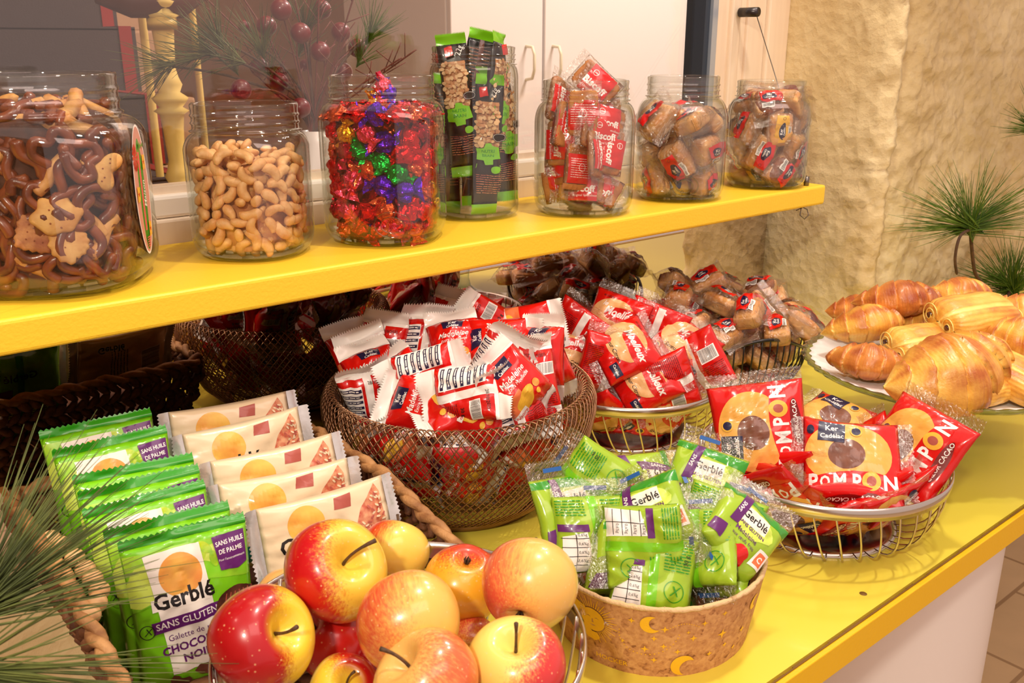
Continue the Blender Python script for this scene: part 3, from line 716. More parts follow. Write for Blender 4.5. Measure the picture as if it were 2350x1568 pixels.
bp = N(nt, 'ShaderNodeBump', i_Strength=.5, i_Distance=.0012); nt.links.new(v2.outputs[0], bp.inputs['Height']); nt.links.new(bp.outputs[0], b.inputs['Normal'])
M['cork_gold'] = mat('gold_foil_print', (244, 190, 40), .35, metal=.1, bs=500, bst=.3)
M['fray'] = mat('frayed_cork_edge', (226, 190, 140), .9, bs=400, bst=1)
CC = (.572, .486); CR, CRB, CH = .0985, .087, .070
def cork_pt(a, h, o=0.0):
    r = CRB + (CR - CRB) * (h / CH) + o + .0012 * math.sin(2 * a + .6); return (r * math.cos(a), r * math.sin(a), h)
ck = thing('cork_basket', 'round cork basket printed with golden moons and a sun', 'basket', (*CC, 0))
mb = MB(); n = 120; hs = np.linspace(0, CH, 14)
G = np.array([[cork_pt(2 * PI * i / n, h, .0004 * noise.noise(Vector((i * .6, h * 90, 0)))) for h in hs] for i in range(n)])
Gi = np.array([[cork_pt(2 * PI * i / n, h, -.0032) for h in hs] for i in range(n)])
mb.grid(G, 0, True); mb.grid(Gi[:, ::-1], 0, True)
mb.lathe([(CRB - .002, .001), (.0001, .001)], 60); mb.lathe([(CRB - .004, .004), (.0001, .004)], 60)
mb.obj('wall', M['cork'], ck)
rnd = random.Random(8); pts = [Vector(cork_pt(2 * PI * i / 150, CH + .0004 + .0006 * rnd.random(), -.0016 + .0005 * rnd.uniform(-1, 1))) for i in range(150)]
mb = MB().tube(pts, [.0019 + .0007 * rnd.random() for _ in pts], 7, closed=True)
for _ in range(70):
    a = rnd.uniform(0, 2 * PI); p = Vector(cork_pt(a, CH + .001, -.001)); q = p + Vector((rnd.uniform(-1, 1), rnd.uniform(-1, 1), rnd.uniform(-.2, 1))) * .003; mb.tube([p, (p + q) / 2 + Vector((0, 0, .0004)), q], .0003, 4)
mb.obj('frayed_rim', M['fray'], ck)
d = Design()
# sun with wavering rays (u = arc length, 0 faces the viewer), clouds, moons, stars, lettering
sx, sy = -.082, .046
for i in range(44):
    a = 2 * PI * i / 44; r1 = .0225 if i % 2 else .018
    d.poly([(sx + .0125 * math.cos(a - .035), sy + .0125 * math.sin(a - .035)), (sx + .0125 * math.cos(a + .035), sy + .0125 * math.sin(a + .035)), (sx + r1 * math.cos(a + .012), sy + r1 * math.sin(a + .012)), (sx + r1 * math.cos(a - .012), sy + r1 * math.sin(a - .012))], 'cork_gold')
d.disc(sx, sy, .0115, .0115, 'cork_gold', 30)
for (x, y, a, b_) in ((-.096, .055, .007, .0045), (-.101, .049, .006, .004), (-.092, .033, .009, .005), (-.083, .029, .007, .0045), (-.099, .037, .006, .004)): d.blob(x, y, a, b_, 'cork_gold', int(-x * 1e4), .1)
for (x, y) in ((sx - .004, sy + .002), (sx + .004, sy + .002)): d.poly([(x - .0025, y), (x, y + .0014), (x + .0025, y), (x, y + .0005)], 'cork')
d.poly([(sx - .0005, sy + .001), (sx + .0005, sy + .001), (sx + .001, sy - .003), (sx - .001, sy - .003)], 'cork'); d.poly([(sx - .003, sy - .0055), (sx, sy - .0048), (sx + .003, sy - .0055), (sx, sy - .0068)], 'cork')
def moon(x, y, r, rot):
    P = [(r * math.cos(a), r * math.sin(a)) for a in np.linspace(.9, 2 * PI - .9, 26)]; x2 = r * .62; q = [(x2 + r * .78 * math.cos(a), r * .78 * math.sin(a)) for a in np.linspace(2 * PI - 1.55 - .35, 1.55 + .35, 20)]
    d.poly([(x + a * math.cos(rot) - b * math.sin(rot), y + a * math.sin(rot) + b * math.cos(rot)) for a, b in P + q], 'cork_gold')
moon(-.033, .056, .0085, .25); moon(-.004, .0125, .0105, -.5); moon(.070, .052, .007, 0)
rnd = random.Random(3)
for (x, y, r) in ((-.022, .052, .0035), (-.030, .042, .003), (-.022, .034, .003), (-.037, .030, .0035), (-.029, .019, .003), (.010, .055, .003), (.002, .041, .0035), (-.003, .048, .002), (.030, .038, .005), (.028, .060, .003), (.020, .020, .003), (.036, .024, .003), (-.048, .058, .003), (-.010, .028, .003), (.058, .030, .004), (.05, .015, .003), (-.055, .035, .002)): d.star(x, y, r, 'cork_gold')
for i in range(22):
    a = i / 21; d.disc(-.026 + .024 * math.cos(PI * (1.05 - a)) - .008, .046 - .022 * math.sin(PI * a), .0006, .0006, 'cork_gold', 8)
for i in range(12): d.disc(-.018 + i * .0021, .0535 + .004 * math.sin(i * .3), .0005, .0005, 'cork_gold', 8)
d.text('HOCKER', -.066, .010, .0065, 'cork_gold', bold=.01, sx=1.15)
P, Fc, mi = d.cut(np.linspace(-.15, .15, 76), np.linspace(.002, CH - .002, 10))
af = math.atan2(-CC[1], -CC[0])
V = [cork_pt(af + (p[0] + .033) / .094, p[1], .0006 + p[2] * .12) for p in P]
link('gold_print', mesh('gold_print', V, Fc, [M[x] for x in d.mats], mi), ck)
# ------------------------------------------------------------------ woven rectangular basket
M['rush'] = mat('woven_rush', (126, 78, 44), .7, mott=(84, 44, 24), ms=30, bs=500, bst=.6, stretch=(1, 1, 3))
M['rush_light'] = mat('pale_rush_rim', (190, 140, 86), .65, mott=(140, 92, 50), ms=60, bs=500, bst=.6)
WX0, WX1, WY0, WY1, WH = .138, .424, .540, .885, .108
wb = thing('woven_basket', 'rectangular braided rush basket filled with two rows of snack packs', 'basket', ((WX0 + WX1) / 2, (WY0 + WY1) / 2, 0))
def rr_path(hw, hd, r, n=10):
    P = []
    for (sx_, sy_, a0) in ((1, 1, 0), (-1, 1, PI / 2), (-1, -1, PI), (1, -1, 1.5 * PI)):
        for i in range(n): a = a0 + PI / 2 * i / (n - 1); P.append((sx_ * (hw - r) + r * math.cos(a), sy_ * (hd - r) + r * math.sin(a)))
    return P
def resample(P, step):
    P = np.array(P + [P[0]]); s = np.concatenate([[0], np.cumsum(np.hypot(*np.diff(P, axis=0).T))]); n = int(s[-1] / step); t = np.linspace(0, s[-1], n, endpoint=False)
    return np.stack([np.interp(t, s, P[:, 0]), np.interp(t, s, P[:, 1])], 1)
hw, hd = (WX1 - WX0) / 2, (WY1 - WY0) / 2
mb = MB(); rnd = random.Random(2); rows = 4
for row in range(rows):
    z = .015 + row * .0262; k = 1 - .16 * (1 - row / (rows - 1)); P = resample(rr_path(hw * k, hd * (1 - .10 * (1 - row / (rows - 1))), .02), .0125)
    n = len(P)
    for i in range(n):
        t = Vector((*(P[(i + 1) % n] - P[i - 1]), 0)).normalized(); o = Vector((t.y, -t.x, 0)); c = Vector((P[i][0], P[i][1], z))
        for s in (1, -1):
            dz = s * .0065; d1 = (t * .9 + Vector((0, 0, s * 1.0 if s > 0 else -1.0)) * .8).normalized(); L = .0115
            cc = c + Vector((0, 0, dz)) + o * (.0015 * rnd.uniform(-1, 1)) + t * rnd.uniform(-.001, .001)
            pts = [cc - d1 * L - o * .003, cc - d1 * L * .5 + o * .002, cc + o * .0045, cc + d1 * L * .5 + o * .002, cc + d1 * L - o * .003]
            w = rnd.uniform(.0038, .0052); mb.tube(pts, [w * .45, w * .95, w * 1.1, w * .9, w * .4], 7)
sag = lambda v: (v[0], v[1], v[2] * (1 - .32 * min(1, max(0, (-v[1] / hd - .1) / .9))))
mb.v = [sag(v) for v in mb.v]; mb.obj('braided_wall', M['rush'], wb)
P = resample(rr_path(hw, hd, .022), .006)
pts = [Vector((p[0], p[1], WH + .0015 * math.sin(i * .9))) for i, p in enumerate(P)]; mb = MB()
for s in (0, PI): mb.tube([pts[i] + Vector((0, 0, .003 * math.sin(i * .8 + s))) + Vector((pts[i].x / hw, pts[i].y / hd, 0)) * .003 * math.cos(i * .8 + s) for i in range(len(pts))], [.0042 + .0008 * rnd.random() for _ in pts], 8, closed=True)
mb.v = [sag(v) for v in mb.v]; mb.obj('wrapped_rim', M['rush_light'], wb)
MB().box(-hw * .84, hw * .84, -hd * .9, hd * .9, .001, .006).obj('base', M['rush'], wb, False)
# carrying loops at the two short sides' corners
# string of wooden beads looped over the left side
M['bead'] = mat('pale_wooden_bead', (222, 178, 124), .55, mott=(196, 148, 96), ms=60, stretch=(1, 1, 5))
gl = thing('bead_string', 'string of pale wooden beads hanging over the left side of the woven basket', 'bead garland', (0, 0, 0))
bp_ = [(118, 1238, .100), (142, 1252, .102), (172, 1281, .103), (196, 1308, .103), (213, 1330, .100), (228, 1356, .098), (222, 1384, .095), (207, 1412, .092)]
for i, (x, y, z) in enumerate(bp_):
    r = .0078; c = at(x, y, z + .006)
    prf = [(.0013, -r * .97)] + [(r * math.cos(a), r * math.sin(a)) for a in np.linspace(-1.35, 1.35, 12)] + [(.0013, r * .97), (.0013, -r * .97)]
    q = at(*bp_[min(i + 1, 7)]) - at(*bp_[max(i - 1, 0)]); o = MB().lathe(prf, 24).obj('bead', M['bead'], gl)
    o.matrix_basis = Matrix.Translation(c) @ q.normalized().to_track_quat('Z', 'Y').to_matrix().to_4x4()
MB().tube([at(x, y, z + .006) for x, y, z in [(104, 1232, .095)] + bp_ + [(200, 1424, .085)]], .0007, 5).obj('string', M['cork'], gl)
# ------------------------------------------------------------------ glass cake stand
PC = (1.130, .510); PR, PZ = .166, .108
cs = thing('cake_stand', 'clear glass pedestal cake stand with a scalloped edge carrying pastries', 'cake stand', (*PC, 0))
sc = lambda a, i: 1 + (.010 * np.cos(a * 46) if i in EDGE else 0)
prof = [(.0001, PZ - .004), (PR * .5, PZ - .004), (PR * .86, PZ - .003), (PR * .95, PZ), (PR, PZ + .006), (PR + .001, PZ + .009), (PR - .003, PZ + .0095), (PR * .93, PZ + .004), (PR * .86, PZ + .001), (.0001, PZ)]
EDGE = (4, 5, 6)
M['stand_glass'] = glass('stand_glass', (.94, .97, .93), (.30, .42, .34), .01, 1.6, 1.4)
MB().lathe(prof, 276, fn=sc).obj('plate', M['stand_glass'], cs)
mb = MB(); rg = random.Random(5)
mb.lathe([(.0001, .004), (.030, .004), (.041, .0015), (.044, .0), (.0445, .003), (.040, .006), (.028, .010), (.014, .022), (.010, .040), (.012, .058), (.016, .070), (.013, .082), (.016, .094), (.026, PZ - .004)], 64)
mb.obj('foot', M['stand_glass'], cs)
dl = thing('paper_doily', 'round white paper doily with wavy edge under the croissants', 'doily', (PC[0], PC[1], PZ + .0006))
M['doily'] = mat('white_paper', (252, 248, 246), .6)
MB().lathe([(.0001, .0012), (PR * .8, .0012), (PR * .89, .0034), (PR * .945, .0062), (PR * .945, .0056), (PR * .89, .0028), (PR * .8, .0004), (.0001, .0004)], 276, fn=lambda a, i: 1 + (.010 * np.cos(a * 46) if 2 <= i <= 5 else 0)).obj('sheet', M['doily'], dl)
# =================================================================== JARS ON THE SHELF
def sq(a, n):
    """radius factor of a rounded square"""
    c, s = np.abs(np.cos(a)), np.abs(np.sin(a)); return (c ** n + s ** n) ** (-1.0 / n)
def jar(label, c, R, H, neck=.80, necklen=.030, sqn=2.0, rot=0.0, depth=1.0, shoulder=.028, foot=.012, emboss=None, threads=3, base_k=.86):
    """mould-blown storage jar: base, square-shouldered body, threaded neck, open mouth"""
    t = thing('glass_jar', label, 'jar', (c[0], c[1], SZ + .0002), 'open glass jars'); t.rotation_euler = (0, 0, rot)
    rn = R * neck; zb = H - necklen - shoulder
    prof = [(R * base_k * .9, 0, 2.2), (R * base_k, .0015, 2.3), (R * base_k + .002, .004, 2.4)]
    for i in range(1, 7): a = i / 6 * PI / 2; prof.append((R * base_k + .002 + (R * (1 - base_k) - .002) * math.sin(a), .004 + (foot + .008) * (1 - math.cos(a)), 2.4 + (sqn - 2.4) * i / 6))
    for i in range(1, 5): prof.append((R, .004 + foot + .008 + (zb - .012 - foot) * i / 4, sqn))
    for i in range(1, 9):
        a = i / 8 * PI / 2; prof.append((R - (R - rn) * (1 - math.cos(a)), zb + shoulder * math.sin(a), sqn + (2 - sqn) * (i / 8)))
    z0 = H - necklen; tl = necklen - .006
    for i in range(1, 25):
        z = z0 + tl * i / 24; prof.append((rn + .0013 * max(0, math.sin(2 * PI * threads * i / 24)) + (0.0018 if i < 3 else 0), z, 2))
    prof += [(rn + .0004, H - .004, 2), (rn + .0006, H - .0018, 2), (rn - .0004, H, 2), (rn - .0022, H, 2), (rn - .0032, H - .002, 2)]
    wall = .0030; inner = [(max(r - wall, .002), z, n) for r, z, n in prof if z < H - .005 and z > .010]; inner = [(inner[0][0] * .90, .0085, 2.3)] + inner
    full = [(.0001, .002, 2)] + [(R * base_k * .7, .0012, 2)] + prof + inner[::-1] + [(R * .5, .007, 2), (.0001, .0075, 2)]
    n = 96; a = np.linspace(0, 2 * PI, n, endpoint=False); G = np.zeros((len(full), n, 3))
    for i, (r, z, e) in enumerate(full):
        k = sq(a, e) if e > 2.01 else 1.0
        if e > 2.01: k = k * (1 - (sqn > 2.3) * .05)
        G[i, :, 0] = r * k * np.cos(a); G[i, :, 1] = r * k * np.sin(a) * (1 - (1 - depth) * (e - 2) / max(sqn - 2, .01) if e > 2 else 1); G[i, :, 2] = z
    MB().grid(G, 0, False, True).obj('jar_wall', M['glass'], t)
    bs = R * base_k * .93
    MB().lathe([(bs * .3, .0022), (bs * .9, .002), (bs, .0045), (bs * .93, .0068), (bs * .3, .0066), (bs * .3, .0022)], 72, fn=lambda q, i: sq(q, 2.3)).obj('base_ring', M['glass_base'], t)
    if emboss:   # raised oval medallion low on the front
        az, ez, er = emboss; mb = MB()
        for rr, w in ((er, .0011), (er * .62, .0009)):
            P = []
            for i in range(40):
                q = 2 * PI * i / 40; ha = az - rot + rr * math.cos(q) / R; zz = ez + rr * .72 * math.sin(q)
                kr = R * float(sq(np.array([ha]), sqn)[0]) * (1 - (sqn > 2.3) * .05); zf = min(1, zz / (foot + .012)); kr = R * base_k + (kr - R * base_k) * math.sin(max(zf, .05) * PI / 2)
                P.append(((kr + .0004) * math.cos(ha), (kr + .0004) * math.sin(ha), zz))
            mb.tube(P, w, 6, closed=True)
        mb.obj('medallion', M['glass_base'], t)
    return dict(o=t, c=Vector((c[0], c[1], SZ)), R=R - .004, H=H, rn=rn - .004, z0=.009, zb=zb, ztop=H, n=sqn, rot=rot, sh=shoulder)
JARS = {}
JARS['pretzel'] = jar('largest glass jar, leftmost on the shelf, filled with pretzels and crackers', (.214, .908), .0885, .184, .80, .036, 3.4, -.61, shoulder=.020)
JARS['cashew'] = jar('squat glass jar of roasted cashews, second from the left on the shelf', (.408, .906), .0605, .152, .86, .028, 2.9, .75, shoulder=.016)
JARS['candy'] = jar('rounded square glass jar of foil-wrapped sweets with an oval medallion', (.556, .885), .0665, .176, .84, .026, 3.4, .72, shoulder=.018, emboss=(-2.06, .026, .019))
JARS['bars'] = jar('tall narrow glass jar stuffed with black and green nut bars', (.722, .938), .0545, .205, .92, .022, 2.0, 0, shoulder=.016)
JARS['biscuit'] = jar('glass jar of red-labelled caramel biscuits, third from the right', (.848, .872), .067, .165, .80, .026, 2.6, .75, shoulder=.026)
JARS['cake'] = jar('round-shouldered glass jar of wrapped cakes, second from the right', (1.030, .868), .066, .166, .74, .028, 2.5, .78, shoulder=.034, emboss=(-2.3, .024, .019))
JARS['tart'] = jar('rightmost glass jar on the shelf, packed with wrapped cakes', (1.222, .860), .064, .156, .78, .024, 2.4, .78, shoulder=.028)

def inside(J, P, r):
    """pushes points back inside the jar"""
    c, s = math.cos(-J['rot']), math.sin(-J['rot']); x = P[:, 0] * c - P[:, 1] * s; y = P[:, 0] * s + P[:, 1] * c; z = P[:, 2]
    z = np.clip(z, J['z0'] + r * .7, J['fill'])
    Rz = np.where(z > J['zb'], J['R'] - (J['R'] - J['rn']) * np.clip((z - J['zb']) / J['sh'], 0, 1) ** 1.5, J['R'])
    Rz = np.where(z < J['z0'] + .02, Rz * (.86 + .14 * np.clip((z - J['z0']) / .02, 0, 1)), Rz)
    a = np.arctan2(y, x); lim = Rz * sq(a, J['n']) * (.95 if J['n'] > 2.3 else 1) - r; d = np.hypot(x, y); k = np.where(d > lim, lim / np.maximum(d, 1e-6), 1)
    x, y = x * k, y * k; return np.stack([x * c + y * s, -x * s + y * c, z], 1)
def settle(J, n, r, seed, core=0.0, it=140):
    rs = np.random.RandomState(seed); P = np.stack([rs.uniform(-1, 1, n) * J['R'], rs.uniform(-1, 1, n) * J['R'], rs.uniform(J['z0'], J['fill'], n)], 1)
    for k in range(it):
        D = P[:, None] - P[None]; L = np.linalg.norm(D, axis=2) + np.eye(n); ov = np.clip(2 * r - L, 0, None) * (1 - np.eye(n)); P = P + (D / L[..., None] * ov[..., None]).sum(1) * .35
        if core:
            d = np.hypot(P[:, 0], P[:, 1]); lim = np.where(P[:, 2] < J['fill'] - r * 2.2, core, 0); k2 = np.where(d < lim, lim / np.maximum(d, 1e-6), 1); P[:, 0] *= k2; P[:, 1] *= k2
        P = inside(J, P, r)
    return P + np.array(J['c'])
def filler(J, core, top, name, label, cat, m, bumps, seed):
    a = np.linspace(0, 2 * PI, 60, endpoint=False); zs = np.linspace(J['z0'] + .001, J['z0'] + .002 + top, 24); G = []
    for i, z in enumerate(zs):
        rr = core * (1 if i < 21 else math.sqrt(max(0, 1 - ((i - 20) / 3.01) ** 2))); rr = max(rr, .0002)
        nn = fbm(np.cos(a) * 5, np.sin(a) * 5, a * 0 + z * 80, seed, 2); G.append(np.stack([(rr + nn * bumps * (rr > .01)) * np.cos(a), (rr + nn * bumps * (rr > .01)) * np.sin(a), a * 0 + z], 1))
    mb = MB().grid(np.array(G), 0, False, True)
    o = mb.obj(name, m, None, loc=J['c']); tag(o, label, cat); o['kind'] = 'stuff'; return o
def rnd_rot(rng, flat=1.0): return Matrix.Rotation(rng.uniform(0, 2 * PI), 4, 'Z') @ Matrix.Rotation(rng.gauss(0, .9) * flat, 4, 'X') @ Matrix.Rotation(rng.uniform(0, 2 * PI), 4, 'Z')
def wall_rot(J, p, rng, jitter=.5, lay=1.0):
    """faces its flat side towards the glass, turned at random"""
    o = Vector((p[0] - J['c'].x, p[1] - J['c'].y, 0)); o = o.normalized() if o.length > 1e-4 else Vector((1, 0, 0))
    if p[2] - J['c'].z > J['fill'] - .012: o = (o * .4 + _z).normalized()
    q = o.to_track_quat('Z', 'Y').to_matrix().to_4x4(); return Matrix.Rotation(rng.gauss(0, jitter), 4, 'X') @ Matrix.Rotation(rng.gauss(0, jitter), 4, 'Y') @ q @ Matrix.Rotation(rng.uniform(0, 2 * PI), 4, 'Z')
def seen(J, p, r=.0, back=.15):
    """pieces on the room side of the jar or at its top; those buried at the far side are left to the filler"""
    o = Vector((p[0] - J['c'].x, p[1] - J['c'].y)); v = Vector((-J['c'].x, -J['c'].y)).normalized(); return o.dot(v) > -back * J['R'] or p[2] - J['c'].z > J['fill'] - .025
# ------------------------------------------------------------------ cashews
M['cashew'] = mat('roasted_cashew', (236, 186, 124), .5, mott=(220, 156, 88), ms=90, bs=500, bst=.35, sss=.1)
def bean(L, r, bend, seed, ends=(.75, 1.0)):
    n = 13; P = []; rr = []
    for i in range(n):
        s = i / (n - 1); a = (s - .5) * bend; P.append((math.sin(a) * L / bend, (1 - math.cos(a)) * L / bend, 0)); e = ends[0] + (ends[1] - ends[0]) * s; rr.append(max(r * e * math.sqrt(max(0, 1 - abs(2 * s - 1) ** 2.6)), .0003))
    mb = MB().tube(P, rr, 10); V = np.array(mb.v); V[:, 2] *= .85; V += fbm(V[:, 0] * 200, V[:, 1] * 200, V[:, 2] * 200, seed, 2)[:, None] * .0004; V -= V.mean(0); mb.v = [tuple(v) for v in V]; return mb
J = JARS['cashew']; J['fill'] = .104
pv = [bean(.028, .0074, 2.6, 1), bean(.026, .0078, 2.1, 2, (.9, .7)), bean(.030, .0066, 2.9, 3), bean(.023, .0074, 1.7, 4, (.6, 1.05))]
pv += [bean(.016, .0066, 1.2, 5, (1, .8))]
pm = [p.me('nut', M['cashew']) for p in pv]; rng = random.Random(5); cnt = 0
for p in settle(J, 265, .0070, 3, core=.036):
    if not seen(J, p, back=.35): continue
    o = link('cashew_nut', rng.choice(pm), mtx=Matrix.Translation(p) @ wall_rot(J, p, rng, .45).to_4x4() @ Matrix.Scale(rng.uniform(.78, .95), 4)); tag(o, 'pale roasted cashew nut among the others in the squat jar', 'nut', 'cashews in the squat jar')
M['cashew_fill'] = mat('cashew_crumb', (214, 152, 92), .7, mott=(182, 112, 60), ms=90)
filler(J, .041, .080, 'cashew_fill', 'bed of nuts and crumbs behind the cashews in the squat jar', 'nuts', M['cashew_fill'], .003, 2)
# ------------------------------------------------------------------ pretzels, sticks and crackers
M['pretzel'] = mat('lye_pretzel', (142, 70, 32), .32, coat=.3, mott=(96, 40, 18), ms=60, bs=300, bst=.3)
M['pretzel_pale'] = mat('pale_stick', (214, 160, 92), .5, mott=(180, 116, 60), ms=60, bs=300, bst=.3)
M['cracker'] = mat('savoury_cracker', (226, 176, 102), .6, mott=(200, 138, 70), ms=80, bs=400, bst=.4)
J = JARS['pretzel']; J['fill'] = .154
def loopz(pts, r, m, n=8):
    mb = MB().tube(pts, [r * (1 if 0 < i < len(pts) - 1 else .5) for i in range(len(pts))], n); return mb.me('p', m)
def smooth_pts(P, k=6):
    P = [Vector(p) for p in P]; out = []
    for i in range(len(P) - 1):
        a, b, c, d = P[max(i - 1, 0)], P[i], P[i + 1], P[min(i + 2, len(P) - 1)]
        for j in range(k): t = j / k; out.append(.5 * ((2 * b) + (c - a) * t + (2 * a - 5 * b + 4 * c - d) * t * t + (3 * b - a - 3 * c + d) * t ** 3))
    return out + [P[-1]]
pz = [loopz(smooth_pts([(.002, -.012, .002), (.010, -.004, 0), (.014, .006, 0), (.008, .013, 0), (0, .008, 0), (-.008, .013, 0), (-.014, .006, 0), (-.010, -.004, 0), (-.002, -.012, -.002), (.008, .002, .003)]), .0038, M['pretzel']),
      loopz(smooth_pts([(-.016, -.004, 0), (-.009, .006, 0), (0, .002, .001), (.006, -.007, 0), (.015, -.002, 0)]), .0040, M['pretzel']),
      loopz(smooth_pts([(-.015, .0, 0), (-.008, -.007, 0), (.003, -.009, 0), (.012, -.003, 0), (.013, .007, 0)]), .0041, M['pretzel']),
      loopz(smooth_pts([(-.014, .003, 0), (-.005, -.002, .001), (.006, .002, 0), (.015, -.002, 0)]), .0046, M['pretzel']),
      loopz(smooth_pts([(-.019, .001, 0), (-.006, -.001, 0), (.007, .001, 0), (.019, -.001, 0)]), .0052, M['pretzel_pale']),
      bean(.032, .0062, .9, 9, (.7, 1)).me('p', M['cracker'])]
rng = random.Random(11); pts = settle(J, 330, .0098, 7, core=.058); NM = [('pretzel', 'curved brown pretzel piece in the largest jar'), ('pretzel', 'curved brown pretzel piece in the largest jar'), ('pretzel', 'curved brown pretzel piece in the largest jar'), ('pretzel', 'curved brown pretzel piece in the largest jar'), ('pretzel_stick', 'pale baked stick among pretzels in the largest jar'), ('corn_snack', 'smooth puffed pale snack in the largest jar')]
for p in pts:
    if not seen(J, p, back=.25): continue
    top = p[2] - SZ > .115
    i = rng.choice([0, 3, 3, 4, 4, 5, 1] if top else [0, 0, 1, 1, 2, 2, 3, 1, 0, 4])
    s = rng.uniform(1.0, 1.25)
    pl = inside(J, np.array([Vector(p) - J['c']]), .0165 if p[2] - SZ > J['zb'] else .0125 if i < 4 else .0155)[0]; p = J['c'] + Vector(pl)
    o = link(NM[i][0], pz[i], mtx=Matrix.Translation(p) @ wall_rot(J, p, rng, .18) @ Matrix.Scale(s, 4)); tag(o, NM[i][1], 'snack', {'pretzel': 'pretzels in the largest jar', 'pretzel_stick': 'pale sticks in the largest jar', 'corn_snack': 'puffed snacks in the largest jar'}[NM[i][0]])
M['pretzel_fill'] = mat('broken_pretzels', (92, 44, 22), .7, mott=(54, 24, 12), ms=60)
filler(J, .066, .148, 'pretzel_fill', 'dark bed of broken pretzels behind the pieces in the largest jar', 'snack', M['pretzel_fill'], .004, 3)
# crumbs at the bottom right
def cracker_mesh(outline, t, holes, mm):
    """a flat biscuit with a raised pillowy top and docking holes"""
    mb = MB(); n = len(outline); O = np.array(outline); rings = [(1.0, -.5), (1.03, -.1), (1.0, .3), (.90, .5), (.6, .58), (.25, .6), (.01, .6)]
    G = np.zeros((len(rings) + 1, n, 3)); G[0, :, :2] = O * .01; G[0, :, 2] = -t * .5
    for i, (k, z) in enumerate(rings): G[i + 1, :, :2] = O * k; G[i + 1, :, 2] = t * z
    mb.grid(G, 0, False, True)
    for (x, y) in holes: mb.lathe([(.00055, t * .52), (.0006, t * .64), (.0001, t * .64)], 8, 1, (x, y, 0))
    return mb.me('p', [mm, M['cake_dark']])
def polar(f, n=60): return [(f(2 * PI * i / n) * math.cos(2 * PI * i / n), f(2 * PI * i / n) * math.sin(2 * PI * i / n)) for i in range(n)]
clover = cracker_mesh(polar(lambda a: .0105 * (1 + .38 * math.cos(3 * a))), .0055, [(.006, .0), (-.003, .0052), (-.003, -.0052), (.008, .002), (-.006, .006), (-.006, -.006), (0, 0)], M['cracker'])
bear = cracker_mesh(polar(lambda a: .0125 * (1 + .10 * math.cos(2 * a) + .13 * math.cos(6 * a + .5) * (1 if math.sin(a) > -.3 else .4))), .005, [(.003, .004), (-.003, .004), (0, 0), (.005, -.004), (-.005, -.004), (0, -.008)], M['cracker'])
fan = cracker_mesh(polar(lambda a: .0135 * float(sq(np.array([a]), 5)[0]) * .86 * (1 + .05 * math.cos(16 * a))), .0045, [(i * .005, j * .005) for i in (-1, 0, 1) for j in (-1, 0, 1)], mat('seeded_cracker', (206, 142, 84), .65, mott=(150, 78, 44), ms=110, bs=400, bst=.5))
shell = cracker_mesh(polar(lambda a: .0145 * (1 + .05 * math.cos(14 * a)) * (1 if math.sin(a) > -.25 else .75)), .005, [(.004, .004), (-.004, .004)], M['cracker'])
def on_jar(J, px, py, out=.0):
    """point on the inner face of the jar along that line of sight"""
    d = (at(px, py, 0) - CAMV).normalized(); c = J['c']
    for i in range(3000):
        p = CAMV + d * (i * .0005); q = inside(J, np.array([[p.x - c.x, p.y - c.y, .05]]), .004)[0]
        if abs(q[0] - (p.x - c.x)) < 1e-9 and abs(q[1] - (p.y - c.y)) < 1e-9: return p + d * out
    return c
for (px, py, me_, rot, s, nm, lb) in ((236, 388, clover, .6, 1.25, 'clover_cracker', 'clover-shaped pale cracker at the upper right of the largest jar'), (130, 495, bear, .2, 1.35, 'teddy_cracker', 'scalloped figure-shaped cracker in the middle of the largest jar'), (82, 537, fan, -.3, 1.25, 'square_cracker', 'square seeded cracker low in the largest jar'), (165, 557, shell, 1.4, 1.2, 'shell_cracker', 'fluted shell-shaped cracker low in the largest jar')):
    p = on_jar(J, px, py, .004); tag(link(nm, me_, mtx=towards(p, rot, .1) @ Matrix.Scale(s, 4)), lb, 'cracker')
# printed holiday label on the flattened right side of the jar
d = Design()
d.disc(0, 0, .020, .058, 'ink_white', 40); d.disc(0, 0, .0185, .056, 'label_pink', 40)
d.disc(0, -.004, .0085, .050, 'green_dark', 30); d.rect(-.0035, -.036, .0012, .034, 'label_rose'); d.text('Maison', .0052, -.004, .0085, 'ink_white', rot=PI / 2, shear=.3, bold=.01)
for i in range(14): a = 2 * PI * i / 14; d.poly([(-.011, .030), (-.011 + .0065 * math.cos(a - .15), .030 + .012 * math.sin(a - .15)), (-.011 + .0065 * math.cos(a + .15), .030 + .012 * math.sin(a + .15))], 'red')
for (x, y, q) in ((.010, .024, .3), (-.013, -.002, -.2), (.008, -.036, .2)): d.poly([(x - .004, y - .007), (x + .003, y - .006), (x + .004, y + .006), (x - .003, y + .007)], 'gold_print'); d.star(x, y, .003, 'red', 5)
for i in range(5): d.rect(-.004, -.043 - i * .002, .004, -.042 - i * .002, 'label_rose')
for i in range(9): d.poly([(-.001 + i * .0012, .036 + i * .0007), (.001 + i * .0012, .044 - i * .001), (.002 + i * .0012, .036 + i * .0005)], 'green_dark')
M['label_pink'] = mat('pink_label', (214, 150, 130), .4); M['label_rose'] = mat('rose_ribbon', (226, 96, 90), .4)
P, Fc, mi = d.cut(np.linspace(-.021, .021, 15), np.linspace(-.06, .06, 25))
la = -.61; V = []
for p in P:
    a = la + p[0] / J['R']; rr = (J['R'] + .0045) * float(sq(np.array([a - J['rot']]), J['n'])[0]) * .95; V.append((rr * math.cos(a - J['rot']), rr * math.sin(a - J['rot']), .082 + p[1] + 0))
    k = .0003 + p[2]; V[-1] = (V[-1][0] * (1 + k / .08), V[-1][1] * (1 + k / .08), V[-1][2])
link('printed_label', mesh('label', V, Fc, [M[x] for x in d.mats], mi), J['o'])
